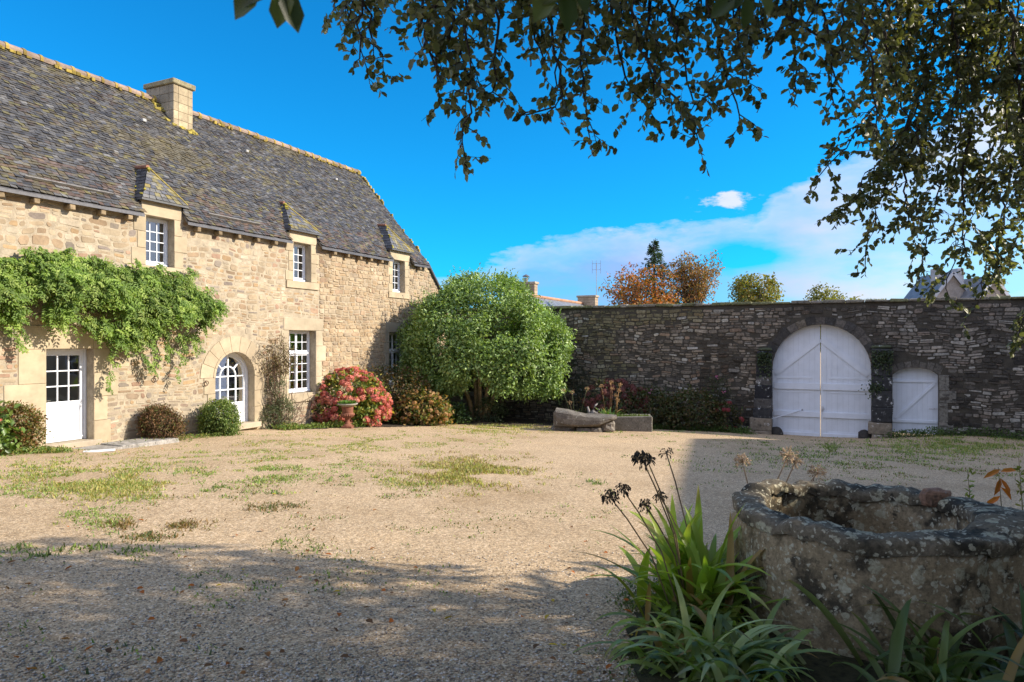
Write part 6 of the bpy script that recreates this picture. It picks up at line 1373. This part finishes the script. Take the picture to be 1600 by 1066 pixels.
# ------------------------------------------------------------------ beyond the wall: houses, aerial, trees
def beyond():
    rng = random.Random(221)
    a = pw(800, 458.5, 43.2); a.z = pw(860, 466, 48).z; b = pw(917, 476, 56.3); d = (b-a); L = math.hypot(d.x, d.y); rot = math.atan2(d.y, d.x); Wd = 8.0; nr = Vector((-math.sin(rot), math.cos(rot))); zg = gz(a.x, a.y); org = Vector((a.x, a.y))-nr*Wd/2
    h = thing('neighbour_house', 'slate roofed house with two chimneys behind the courtyard wall beside the domed tree', 'house', (org.x, org.y, zg), rot); rz = (a.z+b.z)/2-zg
    rf = simple_house(h, L, Wd, rz-3.6, rz-.14, (.45, .40, .33), (.17, .18, .20), [(3., 1.6, 1., 1.4), (7, 1.6, 1., 1.4)])
    mb = MB(); mb.tube([(-.2, Wd/2, rz+.04), (L+.2, Wd/2, rz+.04)], .11, 8, (.42, .24, .15)); mb.build('ridge_tiles', M['terracotta'], rf)
    inv = lambda p: (Vector((math.cos(rot)*(p.x-org.x)+math.sin(rot)*(p.y-org.y), -math.sin(rot)*(p.x-org.x)+math.cos(rot)*(p.y-org.y), p.z-zg)))
    def chimney(px0, px1, py, Y, dep, extra):
        p0 = inv(pw(px0, py, Y)); p1 = inv(pw(px1, py, Y)); c = (p0+p1)/2; w = (p1-p0).length; zt = c.z; mb = MB(); hw = w/2*.8
        x0, x1, y0, y1 = c.x-hw*.55, c.x+hw*.55, c.y-dep/2, c.y+dep/2; z = zt-1.9; k = 0
        while z < zt-.2:
            h_ = .22; mb.bevbox((x0, y0, z), (x1, y1, z+h_-.01), .01, vcol((.38, .30, .21), .15, rng)); z += h_; k += 1
        ch = mb.build('chimney', M['rubble_stone'], rf); mb = MB(); mb.bevbox((x0-.08, y0-.08, zt-.16), (x1+.08, y1+.08, zt), .02, (.40, .34, .26)); mb.build('chimney_cap', M['rubble_stone'], ch)
        if extra:
            mb = MB(); cx, cy = c.x, c.y; mb.lathe([(.14, 0), (.14, .28)], 10, (cx, cy, zt), (.25, .25, .26)); mb.lathe([(.26, .38), (.24, .42), (.02, .54)], 12, (cx, cy, zt), (.12, .12, .13))
            for q in range(4): an = q*math.pi/2; mb.tube([(cx+.13*math.cos(an), cy+.13*math.sin(an), zt+.26), (cx+.2*math.cos(an), cy+.2*math.sin(an), zt+.4)], .012, 4, (.12, .12, .13))
            mb.build('cowl', M['iron'], ch)
        return ch, c, zt
    chimney(808, 836, 441, 47, 1.5, True)
    ch, c, zt = chimney(902, 935, 462, 55.5, 1.5, False)
    top = inv(pw(932, 411, 55.5)); mb = MB(); x, y = top.x, top.y; mb.tube([(x, y, zt-.8), (x, y, top.z)], .022, 6, (.30, .30, .31))
    u = inv(pw(940, 411, 55.5))-top; u.normalize()
    for dz in (-.05, -.55): mb.tube([Vector((x, y, top.z+dz))-u*.34, Vector((x, y, top.z+dz))+u*.34], .012, 5, (.25, .25, .26))
    for s_ in (-.34, -.02, .34): mb.tube([Vector((x, y, top.z-.85))+u*s_, Vector((x, y, top.z+.22))+u*s_], .014, 5, (.22, .22, .23))
    mb.build('aerial', M['iron'], ch)
    # pale gabled house far right
    p0 = pw(1447, 458, 60); p1 = pw(1550, 462, 60); apex = pw(1487, 428, 60); zg = gz(p0.x, 60); Wd = p1.x-p0.x
    h = thing('gabled_house', 'grey stone house with pale edged gables behind the wall, glimpsed through hanging leaves', 'house', (p0.x, 60, zg), 0)
    def gable(x0, x1, y0, y1, zap, ze, trim):
        m = (x0+x1)/2; mb = MB(); mb.add([(x0, y0, -2), (x1, y0, -2), (x1, y0, ze), (m, y0, zap), (x0, y0, ze), (x0, y1, -2), (x1, y1, -2), (x1, y1, ze), (m, y1, zap), (x0, y1, ze)], [(0, 1, 2, 3, 4), (9, 8, 7, 6, 5), (1, 6, 7, 2), (5, 0, 4, 9)], (.33, .30, .27)); mb.build('wall', M['rubble_stone'], h)
        mb = MB()
        for xa, xb in ((x0-.3, m), (x1+.3, m)):
            k = (zap-ze)/(m-x0); za = zap-k*abs(m-xa)+.05; mb.add([(xa, y0-.25, za), (xb, y0-.25, zap+.05), (xb, y1, zap+.05), (xa, y1, za), (xa, y0-.25, za+.16), (xb, y0-.25, zap+.21), (xb, y1, zap+.21), (xa, y1, za+.16)], [(0, 1, 2, 3), (7, 6, 5, 4), (0, 4, 5, 1), (3, 2, 6, 7), (0, 3, 7, 4)], (.17, .18, .20))
        r = mb.build('roof', M['slate'], h); mb = MB()
        for xa in (x0-.3, x1+.3): k = (zap-ze)/(m-x0); mb.bar((xa, y0-.28, zap-k*abs(m-xa)+.10), (m, y0-.28, zap+.10), .26, .05, (0, 1, 0), trim)
        mb.build('bargeboard', M['white_paint'], r)
    zap = apex.z-zg; ze = p0.z-zg-1.2
    gable(0, Wd*.78, 0, 4.5, zap, ze, (.34, .36, .40)); gable(Wd*.38, Wd*1.05, -2.5, 4, pw(1512, 434, 57.5).z-zg, ze-.6, (.62, .64, .68))
    for px in (1464, 1497): 
        q = pw(px, 420, 61); mb = MB(); mb.bevbox((q.x-p0.x-.28, .6, zap-2), (q.x-p0.x+.28, 1.5, q.z-zg), .02, (.36, .36, .38)); mb.build('chimney', M['rubble_stone'], h)
    # trees
    def crown_tree(name, lab, px, top, left, right, Y, seed, pal, n, ln, sparse=1.0, trunk=(.12, .10, .08), wts=None, base=None, lobn=9):
        r = random.Random(seed); cx = (px-800)/FPX*Y; zt = pw(px, top, Y).z; hw = (right-left)/2/FPX*Y; zg = gz(cx, Y); H = zt-zg; t = thing(name, lab, 'tree', (cx, Y, zg)); lob = []
        zl = zg; off = ((left+right)/2-px)/FPX*Y; ch = min(H*.75, hw*1.9)
        for i in range(lobn):
            a = r.uniform(0, 6.28); q = r.uniform(.25, .75); zz = H-ch*r.uniform(.22, .8); k = 1-abs((zz-(H-ch*.5))/(ch*.5))**2*.55; lob.append((off+math.cos(a)*hw*q*k, math.sin(a)*hw*q*k, zz, hw*r.uniform(.32, .52), hw*r.uniform(.32, .5), ch*r.uniform(.14, .24)))
        lob.append((0, 0, H-ch*.2, hw*.45, hw*.45, ch*.2))
        mb = MB(); mb.tube([(0, 0, -.3), (.1, 0, H*.3), (off*.5, 0, H*.62), (off*.4, 0, H*.9)], [hw*.10, hw*.075, hw*.045, hw*.01], 8, trunk); mb.build('trunk', M['bark'], t, True)
        mb = MB()
        for L in lob:
            for _ in range(5):
                s0 = Vector((off*.3, 0, H*r.uniform(.32, .62))); e = Vector((L[0]+r.uniform(-.9, .9)*L[3], L[1]+r.uniform(-.9, .9)*L[4], L[2]+r.uniform(-.7, 1.)*L[5])); mm = s0.lerp(e, .5)+Vector((r.uniform(-.2, .2), r.uniform(-.2, .2), r.uniform(0, .3))); mb.tube([s0, mm, e], [hw*.022, hw*.013, hw*.004], 4, trunk, 0, False)
        mb.build('limb', M['bark'], t); bush('crown', t, seed+1, lob, n, ln, ln*.7, pal, M['leaf_soft'], wts=wts, rin=.25 if sparse < 1 else .55, droop=.15, clump=.45); return t
    crown_tree('autumn_tree', 'orange autumn tree showing over the wall left of the dark conifer', 990, 410, 940, 1066, 44, 231, [(.42, .13, .03), (.50, .18, .04), (.30, .11, .035), (.34, .20, .06), (.16, .12, .04)], 7000, .16, .4, lobn=18)
    crown_tree('thinning_tree', 'thinning brown autumn tree right of the conifer over the wall', 1076, 395, 1030, 1128, 46, 233, [(.22, .13, .055), (.30, .17, .06), (.17, .15, .06), (.36, .15, .05)], 4600, .14, .35, lobn=18)
    crown_tree('green_tree', 'rounded green tree with yellowing right side over the wall left of the gate', 1188, 428, 1122, 1254, 60, 235, [(.12, .15, .035), (.17, .18, .04), (.23, .20, .05), (.28, .20, .05)], 11000, .24, 1.0, lobn=13)
    crown_tree('yellow_green_tree', 'low yellow green tree just topping the wall above the gate', 1288, 446, 1228, 1346, 66, 237, [(.22, .21, .055), (.28, .25, .065), (.16, .17, .04)], 8000, .25, .8, lobn=11)
    # conifer
    Y = 47; cx = (1022-800)/FPX*Y; zg = gz(cx, Y); H = pw(1022, 374, Y).z-zg; t = thing('conifer', 'dark pointed conifer rising behind the orange tree', 'tree', (cx, Y, zg)); mb = MB(); mb.tube([(0, 0, -.3), (0, 0, H*.5), (0, 0, H)], [.28, .17, .02], 8, (.11, .085, .07)); r = random.Random(239); P = []; D = []
    z = 2.5
    while z < H-.1:
        f = (H-z)/H; R_ = .10+f*5.0*(.85+.2*r.random())
        for k in range(7):
            a = r.uniform(0, 6.28); e = Vector((math.cos(a)*R_, math.sin(a)*R_, z-.12*R_+r.uniform(-.15, .25))); s0 = Vector((0, 0, z+.05*R_)); mb.tube([s0, e], [.03*f+.008, .004], 4, (.10, .08, .06), 0, False); m = int(14+R_*16)
            for q in range(m):
                g = r.uniform(.12, 1); c = s0.lerp(e, g); wdt = R_*.24*(1.1-g*.7); c += Vector((-math.sin(a), math.cos(a), 0))*r.gauss(0, wdt*.6)+Vector((0, 0, r.gauss(-.06, .07))); P.append(tuple(c)); D.append((math.cos(a)+r.gauss(0, .6), math.sin(a)+r.gauss(0, .6), r.gauss(-.15, .4)))
        z += .26+f*.12
    mb.build('trunk', M['bark'], t); P = np.array(P); D = np.array(D); rs = np.random.RandomState(240); leaves('crown', P, D, rs.normal(size=P.shape)*.5+[0, 0, 1], .20, .075, rleaf_cols(rs, len(P), [(.04, .075, .036), (.06, .10, .045), (.032, .055, .03)]), M['leaf_soft'], t)
beyond()

# ------------------------------------------------------------------ weeds, moss and fallen leaves on the gravel
def weeds():
    rng = random.Random(251); rs = np.random.RandomState(251); V = []; C = []; tri = []
    def tuft(x, y, n, h, sp, pal):
        z = gz(x, y)
        for _ in range(n):
            bx, by = x+rng.gauss(0, sp), y+rng.gauss(0, sp); a = rng.uniform(0, 6.28); l = h*.75*rng.uniform(.5, 1.3); ln = rng.uniform(.4, 1.6); w = rng.uniform(.004, .009)*(1+.03*y); d = Vector((math.cos(a)*ln, math.sin(a)*ln, 1)).normalized()*l; s = Vector((-math.sin(a), math.cos(a), 0))*w
            p = Vector((bx, by, z)); c = np.array(pal[rng.randrange(len(pal))])*rng.uniform(.7, 1.3); b = len(V); V.extend([tuple(p-s), tuple(p+s), tuple(p+d*.6+s*.8+Vector((0, 0, .1*l))), tuple(p+d)]); C.extend([c]*4); tri.append((b, b+1, b+2, b+3))
    GRN = [(.22, .30, .07), (.28, .35, .10), (.16, .24, .06)]; YEL = [(.36, .34, .10), (.42, .34, .13), (.28, .31, .09)]; BRN = [(.20, .13, .055), (.26, .17, .07), (.16, .15, .05)]; DKG = [(.07, .11, .03), (.10, .14, .04)]
    def field(ell, n, h, pal, thr=.0, per=(5, 12), sp=.06, ns=1.2):
        """tufts in an ellipse given on the photo's ground: centre x, y and half sizes in pixels"""
        x0, y0, rx, ry = ell; c = 0
        for _ in range(n*8):
            if c >= n: break
            px, py = x0+rng.gauss(0, .5)*rx, y0+rng.gauss(0, .5)*ry
            if py < 645: continue
            x, y = G(px, py)
            if mnoise.noise((x*ns, y*ns, h*90)) < thr: continue
            tuft(x, y, rng.randint(*per), h*rng.uniform(.6, 1.3), sp, pal); c += 1
    field((150, 745, 260, 34), 620, .06, GRN+YEL, .05); field((170, 755, 120, 24), 330, .065, YEL, .0); field((60, 790, 160, 60), 100, .045, GRN, .15); field((420, 735, 140, 24), 260, .05, GRN, .08); field((370, 715, 260, 22), 330, .045, GRN+YEL, .1)
    field((238, 822, 60, 9), 70, .06, BRN, -.2); field((430, 795, 70, 9), 40, .06, BRN+DKG, 0); field((230, 840, 40, 7), 40, .05, BRN+DKG, -.2); field((140, 820, 130, 30), 40, .045, GRN, .15)
    field((735, 738, 95, 24), 560, .085, YEL+BRN[:1], -.12, (7, 14), .08); field((655, 745, 80, 20), 120, .06, GRN+YEL, .0); field((780, 670, 90, 8), 420, .07, YEL+GRN[:1], -.2, (6, 12), .10); field((600, 690, 240, 16), 460, .05, GRN+YEL, .05); field((520, 700, 200, 14), 120, .045, YEL, .1)
    field((500, 760, 330, 60), 300, .045, GRN+DKG+BRN, .2, (3, 8)); field((700, 830, 420, 90), 120, .04, GRN+BRN+DKG, .2, (2, 7)); field((330, 860, 330, 45), 70, .045, GRN+DKG, .1, (3, 9)); field((300, 950, 420, 90), 60, .045, DKG+GRN, .1, (2, 6)); field((900, 760, 150, 60), 36, .04, GRN+DKG, .2, (3, 8))
    field((1290, 706, 240, 26), 620, .07, GRN+DKG, .0, (4, 10), .09); field((1500, 696, 170, 18), 620, .10, GRN+YEL[:1], -.1, (5, 12), .10); field((1440, 730, 200, 26), 260, .06, GRN+BRN, .05); field((1150, 725, 110, 34), 80, .05, DKG+GRN, .1, (3, 8)); field((1180, 672, 60, 6), 120, .09, GRN, -.2); field((980, 676, 130, 6), 90, .06, GRN, 0.)
    field((1000, 985, 45, 60), 150, .035, DKG+[(.16, .18, .05)], -.1, (4, 9), .05); field((1030, 930, 40, 40), 60, .05, DKG, -.1, (3, 8), .05)
    for px, py, n in ((1300, 706, 26), (1305, 700, 18), (1352, 690, 10)): x, y = G(px, py); tuft(x, y, n, .34 if n > 15 else .2, .06, [(.20, .26, .08), (.26, .30, .10)])
    for px, py in ((340, 762, ), (325, 768), (425, 772), (150, 857), (100, 862), (200, 862), (540, 745), (745, 728), (933, 757), (1195, 692), (925, 753), (30, 858), (60, 870)): x, y = G(px, py); tuft(x, y, 46, .07, .07, GRN+DKG)
    o = np_mesh('weeds', np.array(V), np.array(tri), np.clip(np.array(C), 0, 1), M['leaf_soft']); tag(o, 'patches of green and yellowing weeds growing through the courtyard gravel', 'weeds', None, 'stuff')
    # fallen leaves
    n = 170; P = []; 
    for _ in range(n):
        k = rng.random()
        if k < .45: px, py = rng.uniform(0, 1000), rng.uniform(840, 1060)
        elif k < .65: px, py = rng.uniform(0, 1000), rng.uniform(700, 840)
        elif k < .8: px, py = rng.gauss(790, 70), rng.gauss(655, 5)
        elif k < .93: px, py = rng.gauss(160, 55), rng.gauss(694, 5)
        else: px, py = rng.gauss(960, 30), rng.gauss(985, 50)
        if py < 646: py = 650
        x, y = G(px, py); P.append((x, y, gz(x, y)+rng.uniform(.012, .03)))
    P = np.array(P); D = rs.normal(size=(n, 3))*[1, 1, .18]; o = leaves('fallen_leaves', P, D, rs.normal(size=(n, 3))*.35+[0, 0, 1], rs.uniform(.035, .07, n), rs.uniform(.02, .042, n), rleaf_cols(rs, n, [(.42, .13, .03), (.34, .16, .06), (.20, .10, .05), (.48, .34, .05), (.12, .07, .04)], [.3, .25, .2, .15, .1]), M['leaf_dry'])
    tag(o, 'scattered orange and brown fallen leaves on the gravel', 'fallen leaves', None, 'stuff')
    # loose pebbles near the viewer
    n = 9000; px = rs.uniform(0, 1130, n); py = 1075-rs.random(n)**1.4*215; V = []; Fq = []; C = []; pal = np.array([(.45, .35, .24), (.34, .27, .19), (.55, .46, .35), (.22, .19, .16), (.60, .55, .48)])
    oct_ = np.array([(1, 0, .1), (0, 1, -.1), (-1, 0, .1), (0, -1, -.1), (0, 0, 1.), (0, 0, -1.)]); ft = np.array([(0, 1, 4), (1, 2, 4), (2, 3, 4), (3, 0, 4), (1, 0, 5), (2, 1, 5), (3, 2, 5), (0, 3, 5)])
    for i in range(n):
        x, y = G(px[i], py[i]); s = rng.uniform(.004, .0105); a = rng.uniform(0, 3.14); ca, sa = math.cos(a), math.sin(a); R_ = np.array([[ca, -sa, 0], [sa, ca, 0], [0, 0, 1]]); v = (oct_*rs.uniform(.7, 1.3, (6, 1))*[s*1.3, s, s*.75])@R_.T+[x, y, gz(x, y)+s*.35]; b = 6*i; V.append(v); Fq.append(ft+b); C.append(np.repeat([pal[rng.randrange(5)]*rng.uniform(.75, 1.2)], 6, 0))
    o = np_mesh('loose_gravel', np.concatenate(V), np.concatenate(Fq), np.clip(np.concatenate(C), 0, 1), M['plain']); tag(o, 'loose pebbles lying on top of the gravel in the foreground', 'pebbles', None, 'stuff')
weeds()
